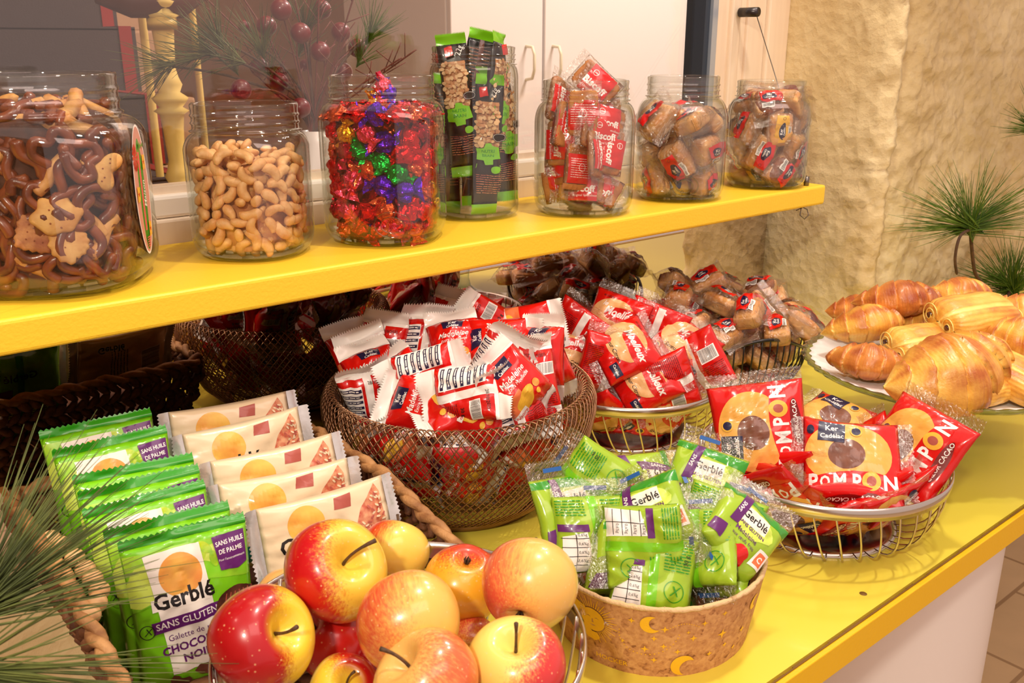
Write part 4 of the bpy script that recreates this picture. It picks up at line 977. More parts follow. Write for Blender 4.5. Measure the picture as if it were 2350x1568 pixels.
# ------------------------------------------------------------------ foil sweets
def sweet(seed):
    n, k = 28, 26; th = np.linspace(0, 2 * PI, n, endpoint=False); xs = np.linspace(-1, 1, k); G = np.zeros((k, n, 3))
    for i, x in enumerate(xs):
        a = abs(x)
        if a < .48: r = .0098 * math.sqrt(max(.05, 1 - (a / .56) ** 2.6)); fl = 1.0
        else: q = (a - .48) / .52; r = .0026 + .0078 * q ** .8; fl = max(.12, 1 - q * 1.5)
        w = vn3(np.cos(th) * 2.2, np.sin(th) * 2.2, th * 0 + x * 5, seed); rid = np.sin(th * 7 + seed) * (.08 if a < .48 else .25)
        rr = r * (1 + .25 * w + rid); G[i, :, 0] = x * .0175 + .0012 * w; G[i, :, 1] = rr * np.cos(th); G[i, :, 2] = rr * np.sin(th) * (fl if a > .48 else .82) + (.0015 * np.sin(th * 3 + seed) * (a > .6))
    return MB().grid(G, 0, False, True)
FO = {}
for nm, c in (('red', (214, 10, 16)), ('crimson', (170, 8, 34)), ('violet', (92, 30, 190)), ('green', (10, 160, 50)), ('copper', (226, 96, 50)), ('pink', (240, 70, 96)), ('gold', (236, 170, 30))): FO[nm] = mat('foil_' + nm, c, .16, metal=.85, bs=180, bst=.6, bd=.003)
sm_ = {nm: [sweet(i * 3 + j).me('s', FO[nm]) for j in range(3)] for i, nm in enumerate(FO)}
for ms_ in sm_.values():
    for q in ms_: q.polygons.foreach_set('use_smooth', np.zeros(len(q.polygons), dtype=bool))
J = JARS['candy']; J['fill'] = .138; rng = random.Random(9)
def put_sweet(nm, mtx, label, group): tag(link('wrapped_sweet', rng.choice(sm_[nm]), mtx=mtx), label, 'sweet', group)
hand = [(863, 265, 'violet', .1), (880, 327, 'violet', .1), (825, 345, 'green', 2.0), (875, 372, 'green', -.45), (912, 400, 'green', -.6), (925, 355, 'red', .5), (955, 365, 'red', .15), (880, 425, 'violet', -.25), (930, 440, 'violet', .1), (978, 410, 'red', 1.2), (845, 388, 'copper', .2), (955, 385, 'copper', .2), (790, 345, 'crimson', 1.5), (805, 415, 'pink', 1.2), (945, 320, 'red', 1.4)]
hp = [J['c'] + Vector(inside(J, np.array([on_jar(J, x, y, .009) - J['c']]), .017)[0]) for x, y, _, _ in hand]
for (x, y, nm, r0), p in zip(hand, hp): put_sweet(nm, towards(p, r0, .1, rng.uniform(-.2, .2)) @ Matrix.Scale(1.15, 4), {'violet': 'violet', 'green': 'bright green', 'red': 'bright red', 'copper': 'copper', 'crimson': 'dark crimson', 'pink': 'pink'}[nm] + ' foil-wrapped sweet pressed against the jar front', nm + ' sweets at the jar front')
for p in settle(J, 170, .0118, 12, core=.030):
    if not seen(J, p, back=.3) or min((Vector(p) - q).length for q in hp) < .014: continue
    nm = rng.choice(['red'] * 6 + ['crimson'] * 3 + ['copper'] * 3 + ['pink'] * 3 + ['violet'] * 1 + ['gold']); put_sweet(nm, Matrix.Translation(p) @ wall_rot(J, p, rng, .22), {'violet': 'violet', 'red': 'bright red', 'copper': 'copper', 'crimson': 'dark crimson', 'pink': 'pink', 'gold': 'golden'}[nm] + ' foil-wrapped sweet in the pile inside the square jar', nm + ' sweets in the square jar')
for (x, y, z, nm) in ((903, 182, .166, 'pink'), (963, 185, .160, 'violet'), (815, 222, .146, 'gold'), (900, 215, .150, 'pink'), (880, 235, .142, 'violet'), (950, 222, .145, 'violet')):
    p = at(x, y, SZ + z); q = J['c']; o = Vector((p.x - q.x, p.y - q.y)); L = min(o.length, .03); o = o.normalized() * L if o.length > 1e-5 else o; p = Vector((q.x + o.x, q.y + o.y, SZ + z - .004)); put_sweet(nm, Matrix.Translation(p) @ Matrix.Rotation(rng.uniform(0, 3), 4, 'Z') @ Matrix.Rotation(-1.2, 4, 'Y'), {'violet': 'violet', 'pink': 'pink', 'gold': 'golden'}[nm] + ' foil-wrapped sweet poking up into the jar neck', nm + ' sweets in the jar neck')
filler(J, .038, .110, 'sweets_fill', 'dark red mass of foil sweets in the middle of the square jar', 'sweets', FO['crimson'], .004, 8)
# =================================================================== SNACK PACKS
NL = 'ink_white'
# --- green rice-cake pack -------------------------------------------------
g = Design()
g.poly([(-.048, .056), (.047, .056), (.047, .020), (.0, .028), (-.048, .010)], 'leafy')
g.blob(-.030, .030, .018, .022, 'lime_light', 3, .2); g.blob(.018, .046, .012, .008, 'lime_light', 4, .2)
for (x, y, q) in ((-.002, .048, .3), (.010, .044, -.3), (.020, .040, .5), (.004, .040, -1.1), (.014, .050, 1.2)): g.disc(x, y, .0065, .0036, 'leaf_print', 14, rot=q + 1.2)
g.poly([(-.034, .054), (.010, .055), (.019, -.046), (-.024, -.047)], 'paper')
g.disc(-.008, .034, .0170, .0170, 'amber', 36)
g.poly([(-.034, .0185), (.012, .020), (.012, .010), (-.034, .009)], 'paper')
g.text('Gerblé', -.008, .0165, .0182, 'black', rot=.07, bold=.026, sx=.95)
g.poly([(-.036, .0005), (.019, .006), (.020, -.0045), (-.035, -.0095)], 'purple')
g.text('SANS GLUTEN', -.008, -.0018, .0078, NL, rot=.09, bold=.012)
g.text('Galette de riz', -.006, -.0135, .0072, 'purple', rot=.09, sx=.95)
g.text('CHOCOLAT', -.005, -.0232, .0098, 'purple', rot=.09, bold=.03, sx=.95); g.text('NOIR', -.003, -.0340, .0098, 'purple', rot=.09, bold=.03)
g.poly([(.020, .056), (.046, .0575), (.0455, .032), (.038, .0285), (.024, .0295)], 'purple')
g.text('SANS HUILE', .0335, .0505, .0050, NL, rot=.08, bold=.02, sx=.85); g.text('DE PALME', .0335, .0440, .0050, NL, rot=.08, bold=.02, sx=.85); g.text("Pour l'environnement", .0338, .0378, .0028, NL, rot=.08, sx=.85)
g.disc(.034, -.002, .0185, .0165, 'choco', 30); g.disc(.027, -.024, .0165, .018, 'choco', 30)
for i in range(7): g.poly([(.020 + i * .004, -.012 + i * .001), (.0208 + i * .004, -.012), (.026 + i * .0036, .010), (.0252 + i * .0036, .010)], 'milkchoc')
g.blob(.026, -.010, .014, .0035, 'cream', 5, .2, rot=.35)
g.ring(-.0395, -.006, .0058, .0006, 'black'); g.text('X', -.0395, -.006, .008, 'black', shear=.3)
for (x, y, r, k) in ((.0, -.049, .0075, 1), (-.016, -.055, .006, 2), (.014, -.056, .0065, 3), (.024, -.050, .005, 5), (-.023, -.0505, .005, 6), (.008, -.0505, .004, 7)): g.poly([(x + r * k_ * math.cos(a + k), y + r * .8 * k_ * math.sin(a + k)) for a, k_ in zip(np.linspace(0, 5.2, 6), (1, .9, 1.05, .8, 1, .95))], 'choco')
M['leafy'] = mat('spring_green_print', (176, 222, 60), .3, coat=.5, mott=(120, 206, 30), ms=24); M['leaf_print'] = mat('leaf_print', (206, 224, 40), .35, coat=.4, mott=(130, 196, 30), ms=90)
gb = Design(); gb.rect(-.03, -.045, .03, -.015, 'lime_light'); gb.lines(-.028, -.02, .026, 8, .003, 'black', .0009, 2); gb.rect(-.004, -.058, .004, .058, 'green_dark'); gb.text('Gerblé', .0, .028, .014, 'black', bold=.02); gb.rect(.01, .0, .035, .012, 'purple')
GP = Kind([build_pack('rice_cake_pack', 'x', 'snack pack', Pack(.098, .136, .017, .0068, wr=.0022, seed=sd, ncell=(26, 34), bend=.002, p=4.5, droop=.0), M['green'], M['green_dark'], g, gb) for sd in (3, 8)])
def stand(a_, b_, z, lean, top_w, spin=0.0, drop=.0):
    """pack whose top edge runs between two sighted points at height z"""
    A, B = at(*a_, z), at(*b_, z); u = (B - A).normalized(); up = Vector((-u.y * math.sin(lean), u.x * math.sin(lean), math.cos(lean))); c = (A + B) / 2 - up * (top_w / 2)
    n = u.cross(up); return Matrix.Translation(c + Vector((0, 0, drop))) @ Matrix((u, up, n)).transposed().to_4x4() @ Matrix.Rotation(spin, 4, 'Z')
GL = ['rearmost green rice-cake pack in the woven basket, at the mirror', 'second green rice-cake pack from the mirror in the woven basket', 'third green rice-cake pack from the mirror, its badge half hidden', 'fourth green rice-cake pack from the mirror, in the middle of the row', 'fifth green rice-cake pack from the mirror', 'green rice-cake pack directly behind the fully visible front one', 'front green rice-cake pack with the whole printed face visible']
gpos = [((74, 996), (360, 936), .168), ((93, 1042), (404, 972), .162), ((150, 1098), (456, 1040), .154), ((168, 1134), (464, 1066), .150), ((180, 1176), (478, 1102), .143), ((205, 1228), (552, 1146), .135), ((272, 1250), (560, 1182), .131)]
for i, (a_, b_, z) in enumerate(gpos): GP.put(i, stand(a_, b_, z, (.25 + .01 * (i % 3)) if i < 6 else .17, .136), GL[i], 'green rice-cake packs in the woven basket')
# --- beige bar pack, lying sideways (its seals are left and right) ---------
b_ = Design(); Q = lambda x, y: (-y, x)          # x along the pack, y up when it stands on its long side
def bq(P, m_): b_.poly([Q(*p) for p in P], m_)
def bdisc(x, y, r, m_, ry=None): b_.disc(-y, x, (ry or r), r, m_, 34)
bdisc(-.020, .018, .0165, 'amber', .0165)
b_.text('Gerblé', -.0015, -.018, .020, 'black', rot=PI / 2, bold=.02); bq([(-.062, -.034), (.062, -.034), (.062, -.024), (-.062, -.018)], 'teal')
bq([(-.008 + .016, .034), (.024, .035), (.022, .023), (.006, .024)], 'milkchoc')
bq([(.048, .036), (.052, .028), (.053, -.012), (.040, -.014), (.016, -.012), (.030, .018)], 'puff')
rr_ = random.Random(4)
for i in range(70):
    x, y = rr_.uniform(.022, .051), rr_.uniform(-.010, .032)
    if y < .032 - abs(.046 - x) * 1.5: b_.disc(-y, x, .0009, .0022, 'milkchoc' if i % 2 else 'cream', 8, rot=rr_.uniform(0, 3))
b_.text('SANS HUILE DE PALME', .028, -.012, .004, 'black', rot=PI / 2)
bb = Design(); bb.rect(-.036, -.058, -.030, .058, 'teal'); bb.barcode(-.02, .02, .01, .05, 3); bb.text('Gerblé', .024, -.02, .012, 'black', rot=PI / 2, bold=.02); bb.lines(-.02, .0, .02, 6, .004, 'black', .0008, 5)
BP = Kind([build_pack('chocolate_bar_pack', 'x', 'snack pack', Pack(.080, .136, .016, .0095, wr=.0020, seed=sd, ncell=(24, 30), p=4.0), M['cream'], M['silver'], b_, bb) for sd in (13, 18)])
BL = ['rearmost cream pack in the woven basket, its silver seal pointing up', 'second cream pack from the back in the right row of the woven basket', 'third cream pack from the back, in the middle of its row', 'fourth cream pack from the back with the chocolate piece showing', 'front cream pack standing against the apples']
bpos = [((398, 944), (646, 900), .158), ((405, 1000), (694, 930), .150), ((470, 1062), (772, 992), .142), ((498, 1112), (798, 1050), .135), ((592, 1168), (872, 1092), .128)]
for i, (p, q, z) in enumerate(bpos): BP.put(i, stand(p, q, z, .28, .080, -PI / 2), BL[i], 'cream packs in the woven basket')
# --- red and white cake pack ------------------------------------------------
mf = Design(); mf.poly([(-.031, .036), (.031, .036), (.031, .031), (.0, .033), (-.031, .030)], NL); mf.poly([(-.031, -.036), (.031, -.036), (.031, -.031), (-.0, -.033), (-.031, -.030)], NL)
mf.poly([(-.012, .030), (.014, .030), (.012, .019), (-.010, .020)], 'navy'); mf.text('Ker', .001, .0262, .0062, NL, bold=.02); mf.text('Cadélac', .001, .0212, .0045, NL, bold=.02)
mf.text('Madeleine', .001, .0115, .0090, NL, shear=.35, bold=.012, sx=.95); mf.text('Extra Moelleuse', .002, .0045, .0052, NL, shear=.3, sx=.9)
mf.poly([(-.029, -.004), (-.004, .0), (-.006, -.020), (-.029, -.022)], 'orange'); mf.blob(-.006, -.014, .014, .009, 'gold_print', 4, .1, rot=.5); mf.disc(.014, -.010, .0045, .0045, 'amber'); mf.disc(.010, -.018, .003, .003, 'gold_print')
mf.poly([(-.030, -.021), (-.012, -.018), (-.010, -.026), (-.029, -.029)], NL); mf.text('Nature', -.020, -.0235, .0056, 'red', shear=.3, rot=.12, bold=.01)
mb_ = Design(); mb_.rect(-.0045, -.036, .0045, .036, NL)
mb_.poly([(-.031, .036), (.031, .036), (.031, .030), (-.031, .031)], NL); mb_.poly([(-.031, -.036), (.031, -.036), (.031, -.030), (-.031, -.031)], NL)
mb_.barcode(.008, .004, .028, .017, 4); mb_.text('30 g', .018, -.004, .0055, 'black', bold=.02); mb_.lines(.008, -.010, .028, 9, .0021, 'darkred', .0009, 3)
mb_.rect(-.030, -.026, -.008, .024, NL)
for i in range(7): mb_.rect(-.029, -.024 + i * .007, -.009, -.0205 + i * .007, 'navy'); mb_.lines(-.028, -.0228 + i * .007, -.012, 1, .002, NL, .0012, i)
mb_.text('28/10/2025', .010, .0245, .0045, 'black')
mats_m = (M['red'], M['white'])
MP = Kind([build_pack('madeleine_pack', 'x', 'cake pack', Pack(.060, .092, .032, .0125, wr=.0044, seed=sd, ncell=(20, 24), p=2.2, twist=tw, bend=bd, zig=.0028, seal_amp=.0008, curl=cl, wavy=2.2), M['red'], M['white'], mf, mb_) for sd, tw, bd, cl in ((21, .4, .006, .006), (27, -.45, -.004, -.007), (33, .2, .009, .008), (39, -.3, .0, -.005))])
rng = random.Random(21); MG = 'red and white madeleine packs in the bronze bowl'
mlist = [(968, 948, .137, 68, 'F', 'large front-facing pack at the bowl front, its name running downwards'), (826, 930, .138, -14, 'B', 'pack with the nutrition table at the front left of the bronze bowl'), (772, 842, .148, -18, 'B', 'pack leaning over the left rim of the bronze bowl'), (862, 868, .150, 20, 'F', 'second pack from the left rim'), (880, 805, .160, 8, 'B', 'dark red text pack at the rear left'), (978, 795, .166, 2, 'B', 'rounded red pack upright at the rear left of centre'), (985, 862, .165, 78, 'B', 'pack with the barcode lying sideways left of centre'), (1046, 800, .172, 12, 'F', 'pack with a printed date at the rear centre'), (1076, 905, .160, 84, 'B', 'pack lying across the centre, white seal to the left'), (1140, 790, .178, 88, 'F', 'pack lying sideways at the rear of the heap'), (1120, 748, .180, -58, 'B', 'white-backed pack on top at the back of the heap'), (1208, 756, .176, -80, 'F', 'pack at the rear right of the heap'), (1238, 815, .170, -3, 'F', 'upright pack showing the brand oval and cake name, right of centre'), (1148, 838, .175, 30, 'B', 'pack tilted in the middle of the heap, white seal up'), (1184, 884, .168, 48, 'F', 'small tilted pack in the very centre'), (1214, 955, .148, -28, 'B', 'tall dark red text pack at the front right'), (1120, 985, .138, -36, 'F', 'pack at the front centre half sunk behind the rim'), (1268, 885, .158, -10, 'B', 'red pack second from the right rim'), (1308, 935, .142, -16, 'B', 'rightmost pack with the nutrition table'), (930, 880, .150, 40, 'F', 'pack wedged behind the large front-facing one'), (1040, 745, .170, 10, 'B', 'dark printed pack at the far back edge'), (938, 770, .162, 62, 'B', 'pack leaning at the back left behind the heap'), (820, 820, .152, 14, 'F', 'pack with ruffled white seals at the left'), (1045, 950, .140, -78, 'F', 'pack in the front row just right of the large front-facing one'), (1290, 830, .156, 22, 'F', 'pack at the right rear beside the lemon bowl'), (1170, 990, .125, 15, 'F', 'pack pressed to the front mesh, right of centre')]
for i, (x, y, z, rt, fc, lb) in enumerate(mlist):
    MP.put(i, towards(at(x, y - (12 if y > 915 else 0), z), R_(rt), rng.uniform(-.1, .35) + (.35 if y > 915 else 0), rng.uniform(-.4, .4) + (PI if fc == 'B' else 0)), lb if 'bronze' in lb or 'bowl' in lb else lb + ' of the bronze bowl', MG, bowl='mesh', dims=(.050, .072))
def lower_ring(K, c, specs, group, label, rng, bowl, dims):
    for (n, r, z, tl) in specs:
        for k in range(n):
            a = 2 * PI * k / n + rng.uniform(-.15, .15); d = Vector((math.cos(a), math.sin(a), 0)); p = Vector((c[0], c[1], z)) + d * r
            up = Vector((-math.sin(a) * rng.uniform(-.8, .8), math.cos(a) * rng.uniform(-.8, .8), 1)) + d * tl
            fx, fy = d.dot(_r), -d.dot(_h); sec = ['right', 'front right', 'front', 'front left', 'left', 'back left', 'back', 'back right'][int(round(math.atan2(fy, fx) / (PI / 4))) % 8]
            K.put(k, orient(p, up, d + Vector((0, 0, -.3)), rng.choice([0, PI / 2, PI])), f'{"upper" if z > .06 else "lowest"} {label} at the {sec}', group, bowl=bowl, dims=dims)
lower_ring(MP, (.586, .795), [(9, .098, .086, .5), (6, .070, .050, .5)], 'madeleine packs low in the bronze bowl', 'madeleine pack below the rim, seen through the bronze mesh', rng, 'mesh', (.036, .055))
# --- red lemon cake pack ------------------------------------------------------
lf = Design(); lf.disc(-.004, .004, .032, .026, 'cake_print', 36); lf.blob(.012, .010, .026, .012, 'red', 3, .08, rot=0.0)
lf.text('Moelleux', .006, .012, .0145, NL, shear=.3, bold=.03, sx=.9); lf.text('le', -.020, .020, .009, NL, shear=.3, bold=.02); lf.text('Saveur Citron', .0, -.016, .0072, 'black', shear=.3, bold=.01)
lf.poly([(.018, -.030), (.036, -.028), (.036, -.018), (.018, -.020)], 'navy'); lf.text('Cadélac', .027, -.024, .0045, NL, bold=.02); lf.disc(-.028, -.024, .005, .005, 'gold_print'); lf.disc(-.028, -.024, .0035, .0035, 'navy'); lf.text('4/1/2025', -.02, .030, .004, 'black')
lb_ = Design(); lb_.rect(-.005, -.035, .005, .035, 'white'); lb_.barcode(.010, -.002, .034, .016, 7); lb_.lines(-.036, .022, -.008, 16, .0024, 'darkred', .0010, 8); lb_.lines(.010, -.008, .036, 8, .0024, 'darkred', .001, 9)
M['cake_print'] = mat('pale_cake_print', (240, 190, 130), .35, coat=.4, mott=(228, 168, 104), ms=40)
LP = Kind([build_pack('lemon_cake_pack', 'x', 'cake pack', Pack(.080, .098, .024, .011, wr=.0034, seed=sd, ncell=(24, 24), p=2.6, twist=tw, bend=.002), M['red'], M['seal_film'], lf, lb_) for sd, tw in ((41, .12), (47, -.2), (53, .05))])
LG = 'red lemon cake packs in the steel bowl'
llist = [(1478, 872, .098, -58, 'F', 'front lemon cake pack with large white lettering facing forward'), (1412, 742, .150, -18, 'F', 'lemon cake pack standing highest at the back of the bowl'), (1395, 838, .112, 12, 'B', 'lemon cake pack with small print at the left of the bowl'), (1568, 795, .128, -38, 'F', 'shiny lemon cake pack at the right rear of the heap'), (1622, 838, .108, -30, 'B', 'rightmost lemon cake pack beside the black wire basket'), (1432, 800, .134, -62, 'F', 'lemon cake pack lying across the middle of the heap'), (1325, 765, .140, 35, 'B', 'lemon cake pack at the back left, next to the madeleines'), (1555, 892, .090, 65, 'B', 'lemon cake pack at the front right just above the rim'), (1300, 815, .118, -10, 'F', 'lemon cake pack squeezed against the bronze bowl'), (1500, 760, .138, 20, 'B', 'lemon cake pack at the rear centre of the heap'), (1610, 900, .075, -40, 'F', 'lemon cake pack leaning out over the right rim')]
for i, (x, y, z, rt, fc, lb) in enumerate(llist): LP.put(i, towards(at(x, y, z), R_(rt), rng.uniform(.1, .5), rng.uniform(-.35, .35) + (PI if fc == 'B' else 0)), lb, LG, bowl='lemon', dims=(.066, .076))
lower_ring(LP, (.872, .804), [(7, .078, .046, .8)], 'lemon cake packs low in the steel bowl', 'lemon cake pack below the rim, seen through the steel wires', rng, 'lemon', (.046, .052))
# --- large red round-cake pack --------------------------------------------------
pf = Design(); pf.disc(-.010, -.004, .036, .042, 'cake_gold', 44); pf.disc(-.010, -.006, .017, .018, 'choc_centre', 30); pf.blob(.022, .0, .013, .046, 'red', 5, .05)
for ch, yy in (('P', -.0385), ('O', -.0275), ('M', -.0135), ('P', .0025)): pf.text(ch, .022, yy, .024 if ch != 'O' else .0165, NL, rot=PI / 2, bold=.03, sx=.72)
pf.disc(.020, .0165, .0105, .0088, 'gold_print', 28); pf.disc(.020, .0165, .0055, .0045, 'milkchoc', 20); pf.text('N', .022, .0345, .024, NL, rot=PI / 2, bold=.03, sx=.8)
pf.blob(.038, .002, .0060, .024, 'darkred', 9, .03); pf.text('CŒUR CACAO', .038, .002, .0068, NL, rot=PI / 2, bold=.015)
pf.poly([(-.046, -.032), (-.024, -.034), (-.022, -.008), (-.044, -.006)], 'navy'); pf.text('Ker', -.038, -.020, .0085, NL, rot=PI / 2, bold=.02); pf.text('Cadélac', -.029, -.020, .0072, NL, rot=PI / 2, bold=.02)
pf.disc(-.036, -.040, .005, .0035, 'navy'); pf.disc(-.036, .004, .0060, .0060, 'gold_print'); pf.disc(-.036, .004, .0045, .0045, 'navy')
M['cake_gold'] = mat('golden_cake_print', (244, 188, 96), .25, coat=.5, mott=(236, 170, 74), ms=30); M['choc_centre'] = mat('cocoa_print', (134, 84, 62), .3, coat=.5, mott=(104, 60, 44), ms=70)
pb = Design(); pb.rect(-.006, -.047, .006, .047, 'white'); pb.lines(.012, .03, .044, 18, .003, 'darkred', .0012, 3); pb.barcode(-.042, -.02, -.014, .01, 9)
PP = Kind([build_pack('round_cake_pack', 'x', 'cake pack', Pack(.100, .118, .022, .012, wr=.0026, seed=sd, ncell=(28, 28), p=3.0, twist=tw, bend=.0), M['red'], M['seal_film'], pf, pb) for sd, tw in ((61, .06), (67, -.1), (71, .12))])
PG = 'large red round-cake packs in the steel bowl'
for i, (x, y, z, rt, tl, tu, lb) in enumerate([(1716, 985, .115, 12, .12, .12, 'large red cake pack propped on the left rim, lettering running upwards'), (1915, 985, .078, -118, .75, 0, 'large red cake pack lying at the back of the bowl'), (1955, 1070, .092, -84, .35, .1, 'large red cake pack lying in front with its brand label up'), (2096, 1030, .098, -22, .25, -.45, 'large red cake pack upright at the right end of the bowl'), (1790, 1112, .050, 70, .9, PI, 'large red cake pack face down below the propped one'), (2070, 1110, .048, 40, .9, PI, 'large red cake pack lying low at the right of the bowl')]):
    PP.put(i, towards(at(x, y, z), R_(rt), tl, tu), lb, PG, bowl='pomp', dims=(.080, .090))
for i, (a, r, z, sp, lb) in enumerate([(-2.35, .064, .036, 2.9, 'lettered cake pack turned upside down behind the front left wires'), (-1.35, .060, .034, 1.2, 'cake pack behind the front right wires'), (-.3, .055, .034, .6, 'cake pack behind the right wires near the table edge'), (3.0, .060, .038, .2, 'cake pack low behind the left wires')]):
    d_ = Vector((math.cos(a), math.sin(a), 0)); PP.put(i, orient(Vector((.847, .494, z)) + d_ * r, d_.cross(_z) * -1 + Vector((0, 0, .05)), d_ + Vector((0, 0, -.75)), sp), lb, PG, bowl='pomp', dims=(.080, .090))
lower_ring(PP, (.847, .494), [(6, .078, .046, .8)], 'round-cake packs low in the steel bowl', 'round-cake pack below the rim, behind the steel wires', rng, 'pomp', (.050, .056))
# --- small green madeleine pack --------------------------------------------------
cf = Design(); cf.poly([(-.034, .030), (.034, .030), (.034, .020), (-.034, .024)], 'green_dark'); cf.blob(.002, .008, .020, .014, 'lime_light', 4, .1); cf.poly([(-.012, .018), (.016, .020), (.016, .006), (-.012, .004)], 'paper')
cf.text('Gerblé', .002, .012, .0095, 'black', bold=.02); cf.text('SANS GLUTEN', .002, .003, .0045, 'purple', bold=.03); cf.text('Madeleine', .0, -.004, .006, 'purple', bold=.01); cf.text('aux œufs frais', .0, -.010, .0046, 'purple'); cf.poly([(-.012, -.002), (-.006, .030), (-.014, .030), (-.022, -.004)], 'purple')
cf.text('SANS', -.0145, .014, .005, NL, rot=1.3, bold=.02); cf.poly([(.018, -.004), (.030, -.002), (.030, -.018), (.016, -.020)], NL); cf.poly([(.020, -.006), (.028, -.005), (.028, -.016), (.019, -.017)], 'orange'); cf.text('C', .024, -.011, .007, NL, bold=.03); cf.poly([(-.032, -.012), (-.020, -.010), (-.020, -.024), (-.033, -.024)], 'purple'); cf.blob(.004, -.021, .010, .007, 'red', 5)
cb_ = Design(); cb_.rect(-.004, -.033, .004, .033, 'green'); cb_.poly([(-.032, -.030), (-.008, -.030), (-.010, .004), (-.030, .0)], NL)
for i in range(4): cb_.rect(-.031, -.024 + i * .0075, -.0095, -.0234 + i * .0075, 'black'); cb_.text('0,6%g', -.015, -.020 + i * .0072, .0035, 'black')
cb_.rect(-.0205, -.030, -.0199, .002, 'black'); cb_.rect(-.032, .004, -.008, .010, 'purple'); cb_.lines(-.032, .028, -.008, 6, .0022, 'green_dark', .0009, 6)
cb_.lines(.008, .028, .030, 11, .0024, 'green_dark', .0010, 7); cb_.ring(.018, -.012, .0085, .0007, 'green_dark'); cb_.text('X', .018, -.012, .011, 'green_dark', shear=.3); cb_.text('30 g', .026, .014, .0048, 'black', rot=PI / 2)
bl = Design(); bl.rect(-.01, 0, .01, .002, 'teal')
CPk = []
for sd, tw in ((81, .35), (87, -.4), (93, .15)):
    pk = Pack(.068, .092, .026, .014, wr=.0034, seed=sd, ncell=(22, 24), p=2.3, twist=tw); r_ = build_pack('green_madeleine_pack', 'x', 'cake pack', pk, M['lime'], M['seal_film'], cf, cb_)
    for e_ in (1, -1):   # the blue registration mark printed on each clear seal
        V = []; 
        for u_ in np.linspace(-.016, .004, 8):
            for t_ in (.35, .62): X, Y, Z = pk.deform(np.array([u_]), np.array([e_ * (pk.hb / 2 + pk.seal * t_)]), np.array([.0011])); V.append((X[0], Y[0], Z[0]))
        r0 = [c_ for c_ in r_.children if c_.name.startswith('end_seal')][0 if e_ > 0 else 1]
        link('blue_mark', mesh('mark', V, [(2 * i, 2 * i + 2, 2 * i + 3, 2 * i + 1) for i in range(7)], M['blue']) if 'blue' in M else mesh('mark', V, [(2 * i, 2 * i + 2, 2 * i + 3, 2 * i + 1) for i in range(7)], M.setdefault('blue', mat('blue_mark', (40, 96, 170), .4))), r0)
    CPk.append(r_)
CP = Kind(CPk); CG = 'green madeleine packs in the cork basket'
for i, (x, y, z, rt, tl, tu, lb) in enumerate([(1612, 1105, .115, -16, .1, .1, 'green pack standing highest at the back right of the cork basket'), (1602, 1258, .095, -10, .0, PI - .3, 'tall green pack with small print right of the middle'), (1500, 1325, .082, 5, -.05, PI, 'front green pack with the crossed-grain ring, against the cork rim'), (1700, 1222, .105, -38, .2, .6, 'green pack with its clear seal pointing to the upper right'), (1702, 1305, .072, -4, .0, PI - .5, 'green pack behind the right cork rim'), (1296, 1178, .110, 10, .1, .75, 'green pack leaning on the far left of the cork basket'), (1352, 1225, .100, -6, .1, PI + .5, 'green pack with leaf outline, second from the left'), (1405, 1280, .080, 2, .0, 1.1, 'green pack standing edge-on left of the front pack'), (1362, 1110, .125, -58, .35, PI, 'green pack lying at the back left, clear seal to the right'), (1492, 1185, .118, 24, .25, -.2, 'green pack with the orange score label in the middle'), (1478, 1250, .105, 82, .2, PI, 'green pack lying sideways behind the front pack'), (1480, 1118, .118, -75, .5, .2, 'green pack at the back centre under the clear folds'), (1650, 1210, .098, 14, .1, PI + .2, 'green pack between the tall one and the right-hand seal')]):
    CP.put(i, towards(at(x, y, z), R_(rt), tl, tu), lb, CG, bowl='cork', dims=(.052, .060))
for i in range(4):
    a = 1.2 + i * 1.4; CP.put(i, Matrix.Translation((CC[0] + .035 * math.cos(a), CC[1] + .035 * math.sin(a), .030)) @ Matrix.Rotation(a, 4, 'Z') @ Matrix.Rotation(.4, 4, 'X'), 'green pack buried at the bottom of the cork basket', 'buried green packs in the cork basket')
# --- little paper-cup cakes in clear film ------------------------------------------
def cup_cake(sd, w, h, t, label_col='red'):
    pk = Pack(w + .012, h + .034, t + .006, .012, wr=.0042, seed=sd, ncell=(14, 16), p=3.2, twist=.2 if sd % 2 else -.2)
    r_ = thing('wrapped_cake', 'x', 'cake')
    link('wrapper', pk.body(M['film']), r_); link('end_seal', pk.sealm(1, M['seal_film'], 1.6), r_); link('end_seal', pk.sealm(-1, M['seal_film'], 1.6), r_)
    cu = roundbox(w, h, t * .8, .24, 10, .0004, sd, taper=.12, flute=26); V = np.array(cu.v); V[:, 2] -= t * .1; cu.v = [tuple(v) for v in V]; c_ = link('paper_cup', cu.me('c', M['cup']), r_)
    tp = roundbox(w * .93, h * .93, t * .62, .55, 9, .0018, sd + 1); V = np.array(tp.v); V[:, 2] += t * .17; tp.v = [tuple(v) for v in V]; link('sponge', tp.me('c', M['cake'] if sd % 3 else M['cake_dark']), r_)
    d = Design(); W = w * .40; d.poly([(-W, -.005), (-W * .2, -.0115), (W, -.008), (W * 1.1, .009), (0, .0125), (-W, .009)], label_col); d.blob(-.003, .0, .0115, .0058, 'navy', sd, .1); d.text('Ker', -.0035, .0018, .0058, NL, bold=.02); d.text('Cadélac', -.003, -.0025, .0038, NL, bold=.02); d.ring(W * .8, -.001, .0022, .0005, 'black')
    d.barcode(-W * .9, -h * .36, W * .2, -h * .22, sd)
    link('front_print', pk.printm(d, 1), r_); return r_
WC = Kind([cup_cake(101, .052, .038, .027), cup_cake(102, .044, .044, .027), cup_cake(104, .054, .037, .028), cup_cake(107, .050, .038, .025), cup_cake(109, .050, .040, .028, 'gold_print')])
